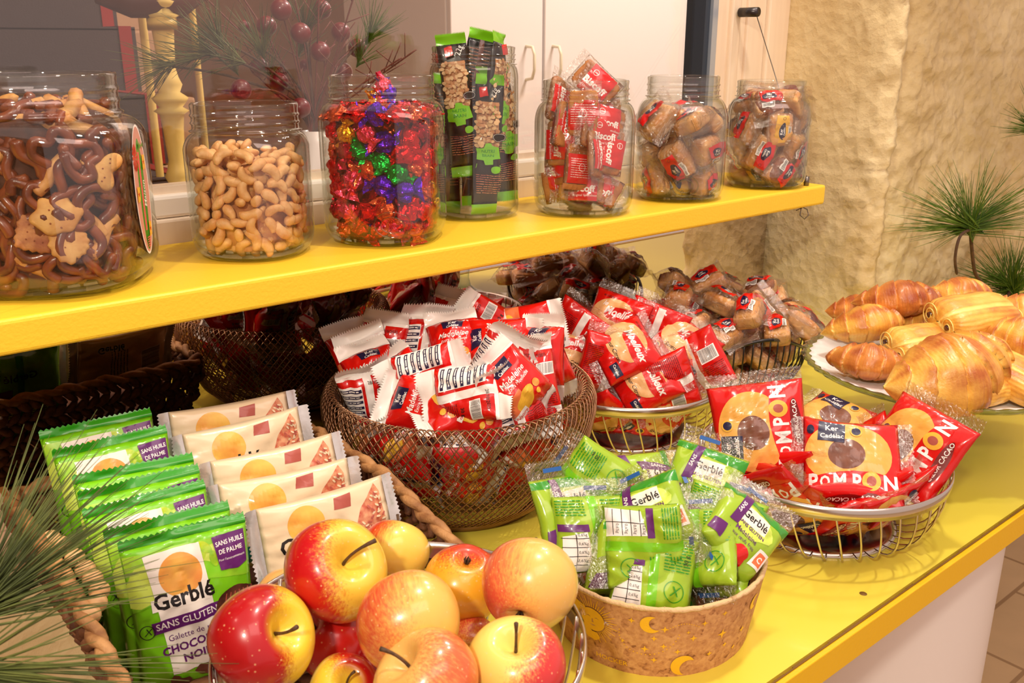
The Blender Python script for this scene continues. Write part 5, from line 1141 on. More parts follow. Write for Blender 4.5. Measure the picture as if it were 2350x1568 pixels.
def dome(c, R, z0, top, n, r, seed, it=120):
    rs = np.random.RandomState(seed); a = rs.uniform(0, 2 * PI, n); q = R * np.sqrt(rs.uniform(0, 1, n)); P = np.stack([q * np.cos(a), q * np.sin(a), rs.uniform(z0, top, n)], 1)
    for k in range(it):
        D = P[:, None] - P[None]; L = np.linalg.norm(D, axis=2) + np.eye(n); ov = np.clip(2 * r - L, 0, None) * (1 - np.eye(n)); P = P + (D / L[..., None] * ov[..., None]).sum(1) * .35; P[:, 2] -= .0002
        d = np.hypot(P[:, 0], P[:, 1]); lim = np.where(P[:, 2] < .100, BR * (.60 + .40 * np.clip(P[:, 2] / .08, 0, 1) ** .5) - r * 1.1, R); kk = np.where(d > lim, lim / np.maximum(d, 1e-6), 1); P[:, 0] *= kk; P[:, 1] *= kk
        zt = z0 + (top - z0) * np.sqrt(np.clip(1 - (np.hypot(P[:, 0], P[:, 1]) / (R * 1.08)) ** 2, .12, 1)); P[:, 2] = np.clip(P[:, 2], z0, zt)
    return P + [c[0], c[1], 0]
def spot_words(p, c, R):
    """where a piece lies in its heap, in words"""
    v = Vector((p[0] - c[0], p[1] - c[1])); fx, fy = v.dot(_r.xy) / R, -v.dot(_h.xy) / R
    a = 'front' if fy > .3 else 'back' if fy < -.3 else 'middle'; b = 'left' if fx < -.3 else 'right' if fx > .3 else 'centre'; return (a + ' ' + b)
rng = random.Random(44); CG2 = 'wrapped cakes in the black wire basket'; tp = dome(BC, .134, .024, .178, 52, .0245, 6)
order = sorted(range(len(tp)), key=lambda i: -tp[i][2]); seenw = {}
for i in order:
    p = Vector(tp[i]); w_ = spot_words(p, BC, .128); k = seenw[w_] = seenw.get(w_, 0) + 1
    lv = ['top', 'second-highest', 'third-highest', 'fourth-highest', 'fifth-highest', 'sixth-highest', 'lower'][min(k - 1, 6)]
    v = Vector((rng.gauss(0, .6), rng.gauss(0, .6) - .3, 1.0)).normalized(); q = v.to_track_quat('Z', 'Y').to_matrix().to_4x4()
    WC.put(rng.choice([0, 1, 2, 3]), Matrix.Translation(p) @ q @ Matrix.Rotation(rng.uniform(0, 6.28), 4, 'Z'), f'clear-wrapped cup cake, {lv} at the {w_} of the black wire basket', CG2)
# --- jars six and seven: wrapped cakes; jar five: caramel biscuits -----------------
for nm, n, rr2, fill, gk, who in (('cake', 15, .0225, .108, [0, 2, 3, 0, 4], 'second jar from the right'), ('tart', 20, .0215, .122, [0, 1, 2, 4, 3], 'rightmost jar')):
    J = JARS[nm]; J['fill'] = fill; pts = settle(J, n, rr2, 5 + n); seenw = {}
    for p in sorted(pts.tolist(), key=lambda p: -p[2]):
        w_ = spot_words(p, J['c'], .05); k = seenw[w_] = seenw.get(w_, 0) + 1; lv = ['top', 'second', 'third', 'fourth', 'fifth', 'sixth', 'seventh'][min(k - 1, 6)]
        WC.put(rng.choice(gk), Matrix.Translation(p) @ wall_rot(J, p, rng, .45), f'clear-wrapped cake, {lv} from above at the {w_} inside the {who}', 'wrapped cakes in the ' + who)
bf = Design(); bf.rect(-.019, -.020, .019, .016, 'red'); bf.text('Biscoff', -.004, .0, .0125, NL, rot=-PI / 2, bold=.035); bf.text('The Original Speculoos', -.0125, .0, .0042, NL, rot=-PI / 2); bf.ring(.010, .008, .004, .0006, NL, 16); bf.text('Lotus', .010, .008, .003, NL, rot=-PI / 2, bold=.02)
bk = Design(); bk.rect(-.019, -.020, .019, .016, 'red'); bk.lines(-.016, .010, .016, 9, .0028, NL, .0006, 4); bk.ring(0, .0, .005, .0006, NL); bk.rect(-.022, -.028, .022, -.021, 'biscuit')
bprot = []
for sd in (121, 127, 133):
    pk = Pack(.044, .078, .014, .0085, wr=.0022, seed=sd, ncell=(16, 22), p=3.2, twist=.1); r_ = thing('caramel_biscuit_pack', 'x', 'biscuit')
    link('wrapper', pk.body(M['film']), r_); link('end_seal', pk.sealm(1, M['seal_film']), r_); link('end_seal', pk.sealm(-1, M['seal_film']), r_); link('front_print', pk.printm(bf, 1), r_); link('back_print', pk.printm(bk, -1), r_)
    link('biscuit', roundbox(.036, .056, .009, .25, 9, .0006, sd, flute=24).me('b', M['biscuit']), r_); bprot.append(r_)
BK = Kind(bprot); J = JARS['biscuit']; J['fill'] = .135; BG = 'caramel biscuits in their jar'
for i, (x, y, dz, out, rt, tl, tu, lb) in enumerate([(1268, 330, 0, .012, 0, 0, -.25, 'with the large white lettering at the left'), (1336, 262, 0, .016, 0, 0, PI, 'back outward with a small cup sign'), (1322, 385, 0, .014, 4, .1, PI + .6, 'narrow upright with white lettering below the centre'), (1368, 355, 0, .020, -8, .1, 1.2, 'turned edge-on in the middle'), (1425, 350, 0, .012, -12, .1, .5, 'at the right wall, lettering partly visible'), (1400, 440, 0, .014, 60, .2, .2, 'lying at the lower right'), (1330, 462, 0, .014, 88, .2, 0, 'lying flat near the bottom'), (1262, 430, 0, .014, 80, .3, PI, 'lying at the lower left'), (1300, 290, 0, .030, -18, .1, .8, 'leaning to the left behind the front ones'), (1420, 280, 0, .022, 75, .2, .5, 'lying across the upper right side'), (1400, 310, 0, .018, 82, .1, .6, 'second of the flat stack at the right'), (1440, 415, 0, .014, -30, .1, .5, 'leaning along the right wall'), (1270, 375, 0, .030, 10, .1, -.8, 'deeper behind the left one')]):
    p = on_jar(J, x, y, out); q_ = inside(J, np.array([p - J['c']]), .027 if abs(rt) < 50 or tu in (1.2,) else .036)[0]; p = J['c'] + Vector(q_); BK.put(i, towards(p, R_(rt), tl, tu), 'wrapped caramel biscuit in the jar, ' + lb, BG)
for i, (dx, dz, rt, tu, lb) in enumerate([(.012, .160, 48, .1, 'poking out of the jar mouth, its lettering slanted'), (-.034, .138, -24, .9, 'leaning against the left of the jar neck'), (.016, .128, 80, .3, 'lying just below the jar neck')]):
    p = J['c'] + _r * dx + Vector((0, 0, dz)); BK.put(i, towards(p, R_(rt), .1, tu), 'wrapped caramel biscuit ' + lb, BG)
# --- black nut bars with green ends --------------------------------------------------
nf = Design(); nf.rect(-.014, -.002, .014, .052, 'nut_print')
rr_ = random.Random(9)
for i in range(150): nf.disc(rr_.uniform(-.0128, .0128), rr_.uniform(-.0005, .0505), rr_.uniform(.0016, .0024), rr_.uniform(.0018, .0030), 'nut_light' if i % 3 else 'nut_print', 10, rot=rr_.uniform(0, 3))
nf.disc(.012, .012, .0052, .0052, 'black'); nf.ring(.012, .012, .0046, .0003, NL); nf.poly([(-.012, -.016), (-.006, -.017), (-.005, -.022), (.006, -.021), (.006, -.016), (.013, -.014), (.012, .0), (.005, .001), (.004, .004), (-.004, .004), (-.005, -.001), (-.012, -.002)], 'green'); nf.text('NUTRI', 0, -.005, .0052, 'green_dark', bold=.02); nf.text('BRAIN', 0, -.011, .0052, 'green_dark', bold=.02); nf.disc(.008, -.027, .004, .004, 'green')
nf.poly([(-.008, .056), (.002, .058), (.0, .068), (-.009, .066)], 'red'); nf.text('22g', .009, .062, .0075, NL, rot=1.2); nf.lines(-.013, -.034, .013, 9, .0026, 'puff', .0006, 3)
nb = Design(); nb.lines(-.014, .060, .014, 30, .0038, 'puff', .0005, 6); nb.rect(-.003, -.08, .003, .08, 'choco')
M['nut_print'] = mat('nut_cluster_print', (206, 146, 96), .4, coat=.3); M['nut_light'] = mat('hazelnut_print', (236, 196, 146), .4, coat=.3)
NB = Kind([build_pack('nut_bar', 'x', 'snack bar', Pack(.036, .165, .015, .011, wr=.0016, seed=sd, ncell=(14, 40), p=3.0, twist=tw, zig=.0022), M['black'], M['green'], nf, nb) for sd, tw in ((141, .1), (147, -.35), (151, .5))])
J = JARS['bars']; c = J['c']; NG = 'nut bars in the tall jar'
for i, (dx, dy, dz, rt, tl, tu, lb) in enumerate([(-.018, -.027, .136, 6, .02, 0.05, 'with the nut window facing out and its green badge mid-height'), (.024, -.022, .138, -8, .0, .9, 'standing on the right, seen half from the side'), (.016, -.032, .090, -3, -.02, .1, 'whose nut window shows at the lower right'), (-.034, -.008, .090, 2, .0, PI + .2, 'showing rows of small print at the left'), (.034, .006, .100, 3, .0, .6, 'against the right wall of the jar'), (-.030, .020, .128, 4, .0, -.4, 'at the rear left of the jar'), (.010, .028, .136, -4, 0, .3, 'at the rear right of the jar'), (-.004, -.004, .142, 12, 0, PI, 'in the middle, its green end above the mouth'), (.002, -.012, .098, 4, 0, PI + .3, 'dark side outward between the two nut windows')]):
    p = c + _r * dx + _h * dy + Vector((0, 0, dz)); NB.put(i, Matrix.Translation(p) @ Matrix.Rotation(-AZ + tu, 4, 'Z') @ Matrix.Rotation(PI / 2 - tl, 4, 'X') @ Matrix.Rotation(R_(rt), 4, 'Z'), 'black nut bar ' + lb, NG)
# =================================================================== APPLES
def apple_mat(name, blush, th, red, yel, streak=.35, soft=.22):
    m, nt, b = new_mat(name); co = coords(nt)
    dp = N(nt, 'ShaderNodeVectorMath', operation='DOT_PRODUCT'); dp.inputs[1].default_value = tuple(Vector(blush).normalized() / .036); nt.links.new(co, dp.inputs[0])
    nrm = N(nt, 'ShaderNodeVectorMath', operation='NORMALIZE'); nt.links.new(co, nrm.inputs[0])
    mp = N(nt, 'ShaderNodeMapping'); mp.inputs['Scale'].default_value = (9, 9, 1.1); nt.links.new(nrm.outputs[0], mp.inputs[0])
    st = N(nt, 'ShaderNodeTexNoise', i_Scale=2.2, i_Detail=6, i_Roughness=.65); nt.links.new(mp.outputs[0], st.inputs['Vector'])
    bl = N(nt, 'ShaderNodeTexNoise', i_Scale=30, i_Detail=3); nt.links.new(co, bl.inputs['Vector'])
    a1 = N(nt, 'ShaderNodeMath', operation='MULTIPLY_ADD'); a1.inputs[1].default_value = streak * 3; nt.links.new(st.outputs[0], a1.inputs[0]); nt.links.new(dp.outputs['Value'], a1.inputs[2])
    a2 = N(nt, 'ShaderNodeMath', operation='MULTIPLY_ADD'); a2.inputs[1].default_value = .5; nt.links.new(bl.outputs[0], a2.inputs[0]); nt.links.new(a1.outputs[0], a2.inputs[2])
    mr = N(nt, 'ShaderNodeMapRange', interpolation_type='SMOOTHSTEP'); off = streak * 1.5 + .25; mr.inputs['From Min'].default_value = th - soft + off; mr.inputs['From Max'].default_value = th + soft + off; nt.links.new(a2.outputs[0], mr.inputs['Value'])
    # the hollow round the stalk stays yellow-green
    sp = N(nt, 'ShaderNodeSeparateXYZ'); nt.links.new(nrm.outputs[0], sp.inputs[0]); mz = N(nt, 'ShaderNodeMapRange', interpolation_type='SMOOTHSTEP'); mz.inputs['From Min'].default_value = .80; mz.inputs['From Max'].default_value = .97; mz.inputs['To Min'].default_value = 1; mz.inputs['To Max'].default_value = .05; nt.links.new(sp.outputs['Z'], mz.inputs['Value'])
    mu = N(nt, 'ShaderNodeMath', operation='MULTIPLY'); nt.links.new(mr.outputs[0], mu.inputs[0]); nt.links.new(mz.outputs[0], mu.inputs[1])
    mx = N(nt, 'ShaderNodeMix', data_type='RGBA'); mx.inputs[6].default_value = srgb(*yel); mx.inputs[7].default_value = srgb(*red); nt.links.new(mu.outputs[0], mx.inputs[0])
    vo = N(nt, 'ShaderNodeTexVoronoi', i_Scale=210); nt.links.new(co, vo.inputs['Vector']); ml = N(nt, 'ShaderNodeMapRange'); ml.inputs['From Min'].default_value = .10; ml.inputs['From Max'].default_value = .17; ml.inputs['To Min'].default_value = .45; ml.inputs['To Max'].default_value = 0; nt.links.new(vo.outputs['Distance'], ml.inputs['Value'])
    m2 = N(nt, 'ShaderNodeMix', data_type='RGBA'); m2.inputs[7].default_value = srgb(250, 214, 150); nt.links.new(ml.outputs[0], m2.inputs[0]); nt.links.new(mx.outputs[2], m2.inputs[6]); nt.links.new(m2.outputs[2], b.inputs[0])
    b.inputs['Roughness'].default_value = .30; b.inputs['Coat Weight'].default_value = .55; b.inputs['Coat Roughness'].default_value = .10; b.inputs['Subsurface Weight'].default_value = .12; b.inputs['Subsurface Scale'].default_value = .004
    return m
M['stalk'] = mat('apple_stalk', (96, 66, 38), .7, mott=(60, 40, 24), ms=200, bs=600, bst=.4)
M['calyx'] = mat('apple_calyx', (60, 44, 28), .9)
def apple(R, m, seed, label, stalk=True, curve=.3):
    t = thing('apple', label, 'apple', group='apples in the steel fruit bowl'); n = 64; k = 44; th = np.linspace(0, 2 * PI, n, endpoint=False); G = np.zeros((k, n, 3)); rs = random.Random(seed); ph = rs.uniform(0, 6)
    for i in range(k):
        a = PI * i / (k - 1); s = math.sin(a); c = math.cos(a)
        r = R * (s ** .92) * (1 + .05 * c); z = R * .90 * c - R * .52 * math.exp(-(s / .27) ** 1.6) * (c > 0) + R * .26 * math.exp(-(s / .26) ** 2) * (c < 0)
        lob = 1 + .018 * np.cos(5 * th + ph) * (1 - c) / 2 + .02 * np.cos(2 * th + ph) + .012 * np.cos(3 * th + ph * 2)
        G[k - 1 - i, :, 0] = r * lob * np.cos(th); G[k - 1 - i, :, 1] = r * lob * np.sin(th); G[k - 1 - i, :, 2] = z + R * .02 * np.cos(th + ph) * s
    MB().grid(G, 0, False, True).obj('flesh', m, t)
    if stalk:
        P = [Vector((curve * R * .5 * s_ ** 2, .1 * R * math.sin(s_ * 2), R * (.36 + .74 * s_))) for s_ in np.linspace(0, 1, 8)]
        MB().tube(P, [R * .038, R * .033, R * .03, R * .03, R * .03, R * .032, R * .040, R * .046], 10).obj('stalk', M['stalk'], t)
    mb = MB()
    for j in range(5):
        a = 2 * PI * j / 5; mb.tube([(R * .02 * math.cos(a), R * .02 * math.sin(a), -R * .64), (R * .07 * math.cos(a), R * .07 * math.sin(a), -R * .74), (R * .05 * math.cos(a + .3), R * .05 * math.sin(a + .3), -R * .84)], [R * .03, R * .03, R * .008], 5)
    mb.obj('calyx', M['calyx'], t); return t
def put_apple(px, py, rpx, z, ax, m, label, curve=.3, stalk=True, spin=0):
    """ax: where the stalk end points, in the viewer's frame (right, up, towards the viewer)"""
    p = at(px, py, z); dist = (p - CAMV).dot(_fw); R = rpx / F_PX * dist
    n = (CAMV - p).normalized(); u = _r; v = n.cross(u); d = (u * ax[0] + v * ax[1] + n * ax[2]).normalized()
    t = apple(R, m, px, label, stalk, curve); t.matrix_basis = Matrix.Translation(p) @ (d.to_track_quat('Z', 'Y').to_matrix().to_4x4() @ Matrix.Rotation(spin, 4, 'Z')); return t
RED, YEL = (196, 12, 22), (238, 200, 70)
def loc_dir(ax, w, spin=0):
    """a direction given in the viewer's frame, turned into the apple's own frame"""
    d = Vector(ax).normalized(); q = Matrix.Identity(3)
    return w
A = [((770, 1310, 118, .155, (.38, .30, .85)), ((-.9, -.25, .1)), .0, RED, YEL, .34, .30, 'red and yellow apple on top at the left, curved stalk facing up', .9),
     ((600, 1466, 123, .142, (.62, .25, .62)), ((-.8, -.1, .5)), -.18, (176, 6, 18), (240, 204, 60), .22, .22, 'deep red apple at the far left front, stalk pointing to the upper right', .1),
     ((905, 1268, 80, .128, (.2, .9, -.3)), ((-.7, .6, .2)), .55, (220, 60, 30), (244, 208, 90), .2, .25, 'yellow apple at the back behind the red and yellow one', .3),
     ((938, 1432, 121, .150, (-.2, .75, -.8)), ((-.9, .1, .2)), .42, (218, 78, 50), (240, 188, 92), .55, .6, 'streaked orange-pink apple in the centre of the heap', .3),
     ((1062, 1340, 94, .122, (-.1, -.55, -.5)), ((.2, .8, -.1)), .35, (210, 60, 30), (240, 176, 44), .5, .35, 'orange-yellow apple at the rear right, its base visible', .3),
     ((1215, 1344, 113, .146, (.3, .9, -.6)), ((-1, -.1, .1)), .42, (228, 88, 66), (240, 192, 100), .45, .5, 'large blushed apple at the right end of the heap', .3),
     ((1186, 1530, 116, .132, (-.05, .62, .72)), ((.8, -.3, -.1)), .05, (206, 50, 50), (242, 214, 110), .40, .35, 'apple at the right front, stalk upright in a pale yellow hollow', .05),
     ((978, 1568, 124, .138, (-.55, .45, .5)), ((.6, .2, .3)), .48, (220, 100, 56), (236, 186, 100), .6, .5, 'striped apple at the bottom centre, long stalk leaning left', -.4),
     ((762, 1468, 88, .098, (.5, -.3, -.5)), ((.1, .1, .8)), -.3, (200, 30, 24), (224, 130, 50), .3, .3, 'red apple wedged below the two leftmost apples', .3),
     ((790, 1588, 84, .100, (.1, .3, .8)), ((.8, .4, 0)), .1, (188, 20, 20), (236, 200, 60), .25, .25, 'yellow apple with a red side at the bottom edge of the picture', .3),
     ((880, 1520, 72, .085, (0, .3, -1)), ((0, .2, 1)), -.6, (150, 14, 16), (190, 60, 30), .2, .3, 'dark red apple deep between the centre apples', .3),
     ((1078, 1478, 66, .092, (0, .3, -1)), ((-.2, .9, .1)), .2, (206, 60, 40), (238, 184, 70), .5, .4, 'small patch of yellow apple below the rear right one', .3),
     ((652, 1372, 66, .105, (0, .3, -1)), ((0, -.6, .2)), .3, (220, 110, 60), (238, 176, 100), .4, .4, 'peach-coloured apple half hidden at the left rim', .3)]
for i, (g_, bd_, th, rd, yl, st_, so_, lb, cv) in enumerate(A):
    px, py, rpx, z, ax = g_; axv = Vector(ax).normalized(); qi = axv.to_track_quat('Z', 'Y').inverted()
    # blush direction: from the viewer's frame into the apple's frame
    p = at(px, py, z); n = (CAMV - p).normalized(); u = _r; v = n.cross(u); d = (u * ax[0] + v * ax[1] + n * ax[2]).normalized(); w = (u * bd_[0] + v * bd_[1] + n * bd_[2]).normalized()
    sp_ = 2.2 if i == 1 else (1.2 if i == 7 else 0.0)
    M3 = d.to_track_quat('Z', 'Y').to_matrix() @ Matrix.Rotation(sp_, 3, 'Z'); bl_ = M3.inverted() @ w
    put_apple(px, py, rpx, z, ax, apple_mat('apple_skin', bl_, th, rd, yl, st_, so_), lb, cv, True, sp_)
# =================================================================== PASTRIES
def pastry_mat(name, pale, mid, dark):
    m, nt, b = new_mat(name); at_ = N(nt, 'ShaderNodeAttribute', attribute_name='baked'); r = N(nt, 'ShaderNodeValToRGB'); nz = N(nt, 'ShaderNodeTexNoise', i_Scale=55, i_Detail=5); nt.links.new(coords(nt), nz.inputs[0])
    ad = N(nt, 'ShaderNodeMath', operation='MULTIPLY_ADD'); ad.inputs[1].default_value = .5; nt.links.new(nz.outputs[0], ad.inputs[0]); nt.links.new(at_.outputs['Fac'], ad.inputs[2]); nt.links.new(ad.outputs[0], r.inputs[0])
    r.color_ramp.elements[0].position = .32; r.color_ramp.elements[0].color = srgb(*pale); r.color_ramp.elements[1].position = 1.0; r.color_ramp.elements[1].color = srgb(*dark); e = r.color_ramp.elements.new(.66); e.color = srgb(*mid)
    nt.links.new(r.outputs[0], b.inputs[0]); b.inputs['Roughness'].default_value = .38; b.inputs['Coat Weight'].default_value = .25; b.inputs['Coat Roughness'].default_value = .25; b.inputs['Subsurface Weight'].default_value = .1; b.inputs['Subsurface Scale'].default_value = .004
    bp = N(nt, 'ShaderNodeBump', i_Strength=.5, i_Distance=.0015); n2 = N(nt, 'ShaderNodeTexNoise', i_Scale=220, i_Detail=4); nt.links.new(coords(nt), n2.inputs[0]); nt.links.new(n2.outputs[0], bp.inputs['Height']); nt.links.new(bp.outputs[0], b.inputs['Normal']); return m
M['croissant'] = pastry_mat('baked_croissant', (254, 228, 134), (242, 186, 80), (188, 104, 42)); M['croissant_dark'] = pastry_mat('well_baked_croissant', (246, 202, 110), (224, 146, 66), (164, 80, 36))
def attr(me, vals): a = me.attributes.new('baked', 'FLOAT', 'POINT'); a.data.foreach_set('value', np.asarray(vals, dtype=np.float32))
def croissant(L, R, bend, seed, mname, nseg=7):
    k, n = 120, 56; rs = np.random.RandomState(seed); S = np.linspace(0, 1, k); th = np.linspace(0, 2 * PI, n, endpoint=False); G = np.zeros((k, n, 3)); B = np.zeros((k, n)); edges = np.sort(np.clip(np.linspace(0, 1, nseg + 1) + rs.uniform(-.025, .025, nseg + 1), 0, 1)); edges[0], edges[-1] = -.001, 1.001
    for i, s in enumerate(S):
        x = (s - .5) * 2; env = max(.0, 1 - abs(x) ** 2.0) ** .80
        sc_ = s + .030 * np.cos(th) * (1 if x > 0 else -1) + .012 * vn3(th * 2, th * 0 + s * 3, th * 0, seed); out = np.abs(sc_ - .5) * 2
        idx = np.clip(np.searchsorted(edges, sc_) - 1, 0, nseg - 1); lo, hi = edges[idx], edges[idx + 1]; fr = np.clip((sc_ - lo) / (hi - lo), 0, 1)
        fr = np.where(sc_ > .5, 1 - fr, fr) if True else fr                   # rolled layers step down towards both tips
        mid = (idx == nseg // 2); step = np.where(mid, np.sin(np.clip(fr, 0, 1) * PI) ** .3, fr ** .45)
        r = R * env * (.74 + .29 * step + .03 * vn3(th * 3, th * 0 + s * 14, th * 0, seed + 2) + .007 * np.sin(sc_ * 260 + 3 * vn3(th * 2, th * 0, th * 0, seed)))
        r = np.maximum(r, .0015); a = x * bend / 2; cx_, cy_ = math.sin(a) * L / bend, (1 - math.cos(a)) * L / bend
        rad = Vector((-math.sin(a), math.cos(a))); G[i, :, 0] = cx_ + rad.x * r * np.cos(th); G[i, :, 1] = cy_ + rad.y * r * np.cos(th); zz = r * np.sin(th); G[i, :, 2] = np.where(zz < 0, zz * .62, zz * .92)
        B[i] = .42 * step + .10 * np.clip(np.sin(th), -.3, 1) + .16 + .22 * vn3(th * 2.5, th * 0 + s * 8, th * 0, seed + 4) - .10 * (env < .5) * (seed % 2) + .03 * np.sin(sc_ * 260)
    mb = MB().grid(G, 0, False, True); V = np.array(mb.v); mb.v = [tuple(v) for v in V - [V[:, 0].mean(), V[:, 1].mean(), 0]]; me = mb.me('croissant', M[mname]); attr(me, B.reshape(-1)); return me
def pain(L, W, H, seed, mname):
    """rolled chocolate pastry: flattened roll with fine layers and a spiral at each end"""
    k, n = 70, 90; G = np.zeros((k, n, 3)); B = np.zeros((k, n)); th = np.linspace(0, 2 * PI, n, endpoint=False); f = lambda c, p: np.sign(c) * np.abs(c) ** p
    for i in range(k):
        s = i / (k - 1); x = (s - .5) * 2; env = max(0.0, 1 - abs(x) ** 7) ** .35; env = max(env, .02); lay = .012 * np.sin(th * 26 + 2 * vn3(th * 0 + s * 4, th, th * 0, seed)); seam = -.10 * np.exp(-((th - 1.9) / .10) ** 2) - .05 * np.exp(-((th - .9) / .08) ** 2)
        rr = env * (1 + lay + seam + .03 * vn3(th * 2, th * 0 + s * 6, th * 0, seed + 1))
        G[i, :, 0] = x * L / 2 + .002 * vn3(th, th * 0, th * 0 + s, seed + 3); G[i, :, 1] = W / 2 * rr * f(np.cos(th), .75); zz = H / 2 * rr * f(np.sin(th), .85); G[i, :, 2] = zz * (1 - .10 * x * x)
        B[i] = .42 + .08 * np.clip(np.sin(th), -.4, 1) + 5 * lay - .3 * (seam < -.03) + .2 * vn3(th * 2, th * 0 + s * 5, th * 0, seed + 6) - .15 * (abs(x) > .93)
    me = MB().grid(G, 0, False, True).me('pastry', M[mname]); attr(me, B.reshape(-1)); return me
def spiral_end(L, W, H, sgn):
    mb = MB()
    for c_ in (-.24, .24):
        pts = []
        for i in range(40):
            a = i / 39 * 4.5 * PI; q = .10 + .90 * i / 39; pts.append((sgn * (L / 2 - .0012 + .0012 * (1 - q)), W * (c_ + .21 * q * math.cos(a + c_ * 6)), H * .36 * q * math.sin(a + c_ * 6)))
        mb.tube(pts, .0008, 5)
    return mb
def pastry(kind, px, py, z, ang, tilt, roll, L, R, bend, seed, label, dark=False):
    p = at(px, py, z); B3 = Matrix.Rotation(-AZ, 4, 'Z'); mt = Matrix.Translation(p) @ B3 @ Matrix.Rotation(R_(ang), 4, 'Z') @ Matrix.Rotation(R_(-tilt), 4, 'Y') @ Matrix.Rotation(R_(roll), 4, 'X'); mn = 'croissant_dark' if dark else 'croissant'
    if kind == 'c': return tag(link('croissant', croissant(L, R, bend, seed, mn), mtx=mt), label, 'croissant', 'pastries on the cake stand')
    t = thing('chocolate_pastry', label, 'pastry', group='pastries on the cake stand', mtx=mt); link('roll', pain(L, R * 2, R * 1.25, seed, mn), t)
    for s in (1, -1):
        spiral_end(L, R * 2, R * 1.25, s).obj('spiral', M['croissant'], t); mb = MB()
        for c_ in (-.24, .24): mb.tube([(s * (L / 2 - .012), R * 2 * c_, 0), (s * (L / 2 + .0006), R * 2 * c_, 0)], .0034, 10)
        mb.obj('chocolate_stick', M['choco'], t)
for a in [('c', 1985, 752, .150, 12, 4, -24, .120, .031, 1.1, 3, 'pale croissant on the upper left of the cake stand'), ('c', 1992, 836, .130, -20, -3, -10, .108, .0285, 1.5, 4, 'reddish-brown ridged croissant at the left front of the cake stand', True), ('c', 2062, 692, .176, -3, 4, -8, .122, .031, .9, 7, 'croissant with brown left end at the top back of the heap', True), ('c', 2200, 678, .168, 8, 0, 0, .105, .028, .9, 9, 'pale croissant at the very back of the heap'), ('p', 2232, 726, .176, 12, 4, 12, .098, .037, 0, 11, 'large chocolate pastry on top of the heap'), ('p', 2118, 790, .146, 14, 3, 16, .088, .031, 0, 12, 'chocolate pastry in the middle between the croissants'), ('c', 2180, 852, .146, 20, 12, 42, .175, .049, .7, 15, 'biggest croissant, lying at the front of the cake stand'), ('p', 2258, 892, .128, 32, 0, 0, .050, .026, 0, 17, 'small chocolate pastry end under the biggest croissant'), ('p', 2322, 862, .138, -58, -12, 8, .098, .032, 0, 18, 'chocolate pastry at the right edge with its dark spiral end'), ('c', 2348, 778, .160, -30, 0, 10, .12, .030, .8, 21, 'croissant cut by the right edge of the picture'), ('c', 2345, 718, .160, -14, 0, 0, .11, .028, .8, 23, 'croissant at the back right edge of the heap'), ('c', 1962, 716, .150, 10, -2, 0, .085, .026, 1.0, 25, 'small brown croissant end at the back left of the heap', True), ('c', 2130, 745, .142, 0, 0, 0, .13, .034, .8, 27, 'croissant hidden beneath the top chocolate pastry'), ('c', 2270, 800, .138, 60, 0, 0, .12, .034, .8, 28, 'croissant hidden behind the biggest one', True)]: pastry(*a)
# =================================================================== GREENERY
M['needle'] = mat('pine_needle', (62, 98, 22), .5, mott=(104, 132, 40), ms=30); M['needle_dark'] = mat('dark_pine_needle', (62, 72, 24), .55, mott=(104, 112, 50), ms=30); M['twig'] = mat('brown_twig', (96, 66, 44), .8, mott=(66, 44, 30), ms=80)
def needles(base, axis, n, L, spread, seed, r=.0008, droop=.15, up=0.0, side=None):
    rs = random.Random(seed); mb = MB(); ax = Vector(axis).normalized(); q = ax.to_track_quat('Z', 'Y')
    for i in range(n):
        ph = rs.uniform(0, 2 * PI); th = spread * math.sqrt(rs.random()); d = q @ Vector((math.sin(th) * math.cos(ph), math.sin(th) * math.sin(ph), math.cos(th))); d += Vector((0, 0, up)); d.normalize()
        l = L * rs.uniform(.6, 1.08); b = Vector(base) - ax * rs.uniform(0, L * .22); cv = Vector((rs.uniform(-1, 1), rs.uniform(-1, 1), rs.uniform(-1, .3))) * droop
        pts = [b + d * l * s + cv * l * s * s for s in (0, .25, .5, .75, 1)]; mb.tube(pts, [r, r, r * .9, r * .7, r * .25], 3, cap=False)
    return mb
def sprig(name, label, stem, heads, nm='needle', stem_r=.0032, group=None):
    t = thing(name, label, 'pine branch', group=group); MB().tube(smooth_pts(stem), [stem_r] * ((len(stem) - 1) * 6) + [stem_r * .5], 8).obj('stem', M['twig'], t)
    for h_ in heads: needles(*h_).obj('needle_tuft', M[nm], t)
    return t
def V3(x, y, Y): return atY(x, y, Y)
YP = .735; base = V3(2246, 700, YP); vb = Vector((base.x, base.y, 0))
vs_ = thing('green_glass_vase', 'small vase behind the cake stand holding the pine branches', 'vase', vb)
MB().lathe([(.0001, .001), (.030, .001), (.033, .008), (.036, .028), (.030, .045), (.018, .056), (.017, .064), (.0145, .064), (.0155, .056), (.027, .044), (.033, .028), (.030, .012), (.0001, .008)], 48).obj('body', mat('glazed_green', (70, 90, 60), .3, coat=.4), vs_)
n1 = V3(2226, 520, YP); up_ = _z; L_ = -_r; Rr = _r
sprig('pine_branch', 'pine branch with long needles fanning out before the stone wall', [vb + Vector((0, 0, .02)), vb + Vector((0, 0, .07)), V3(2236, 620, YP), n1], [(n1, -_r * .9 + _z * .45, 80, .150, .55, 1), (n1, _z * 1.0 - _r * .3, 60, .135, .6, 2), (n1, _r * 1.0 + _z * .55, 90, .150, .55, 3), (n1, -_r * .8 - _z * .05, 26, .11, .35, 4)])
n2 = V3(2322, 660, YP + .02)
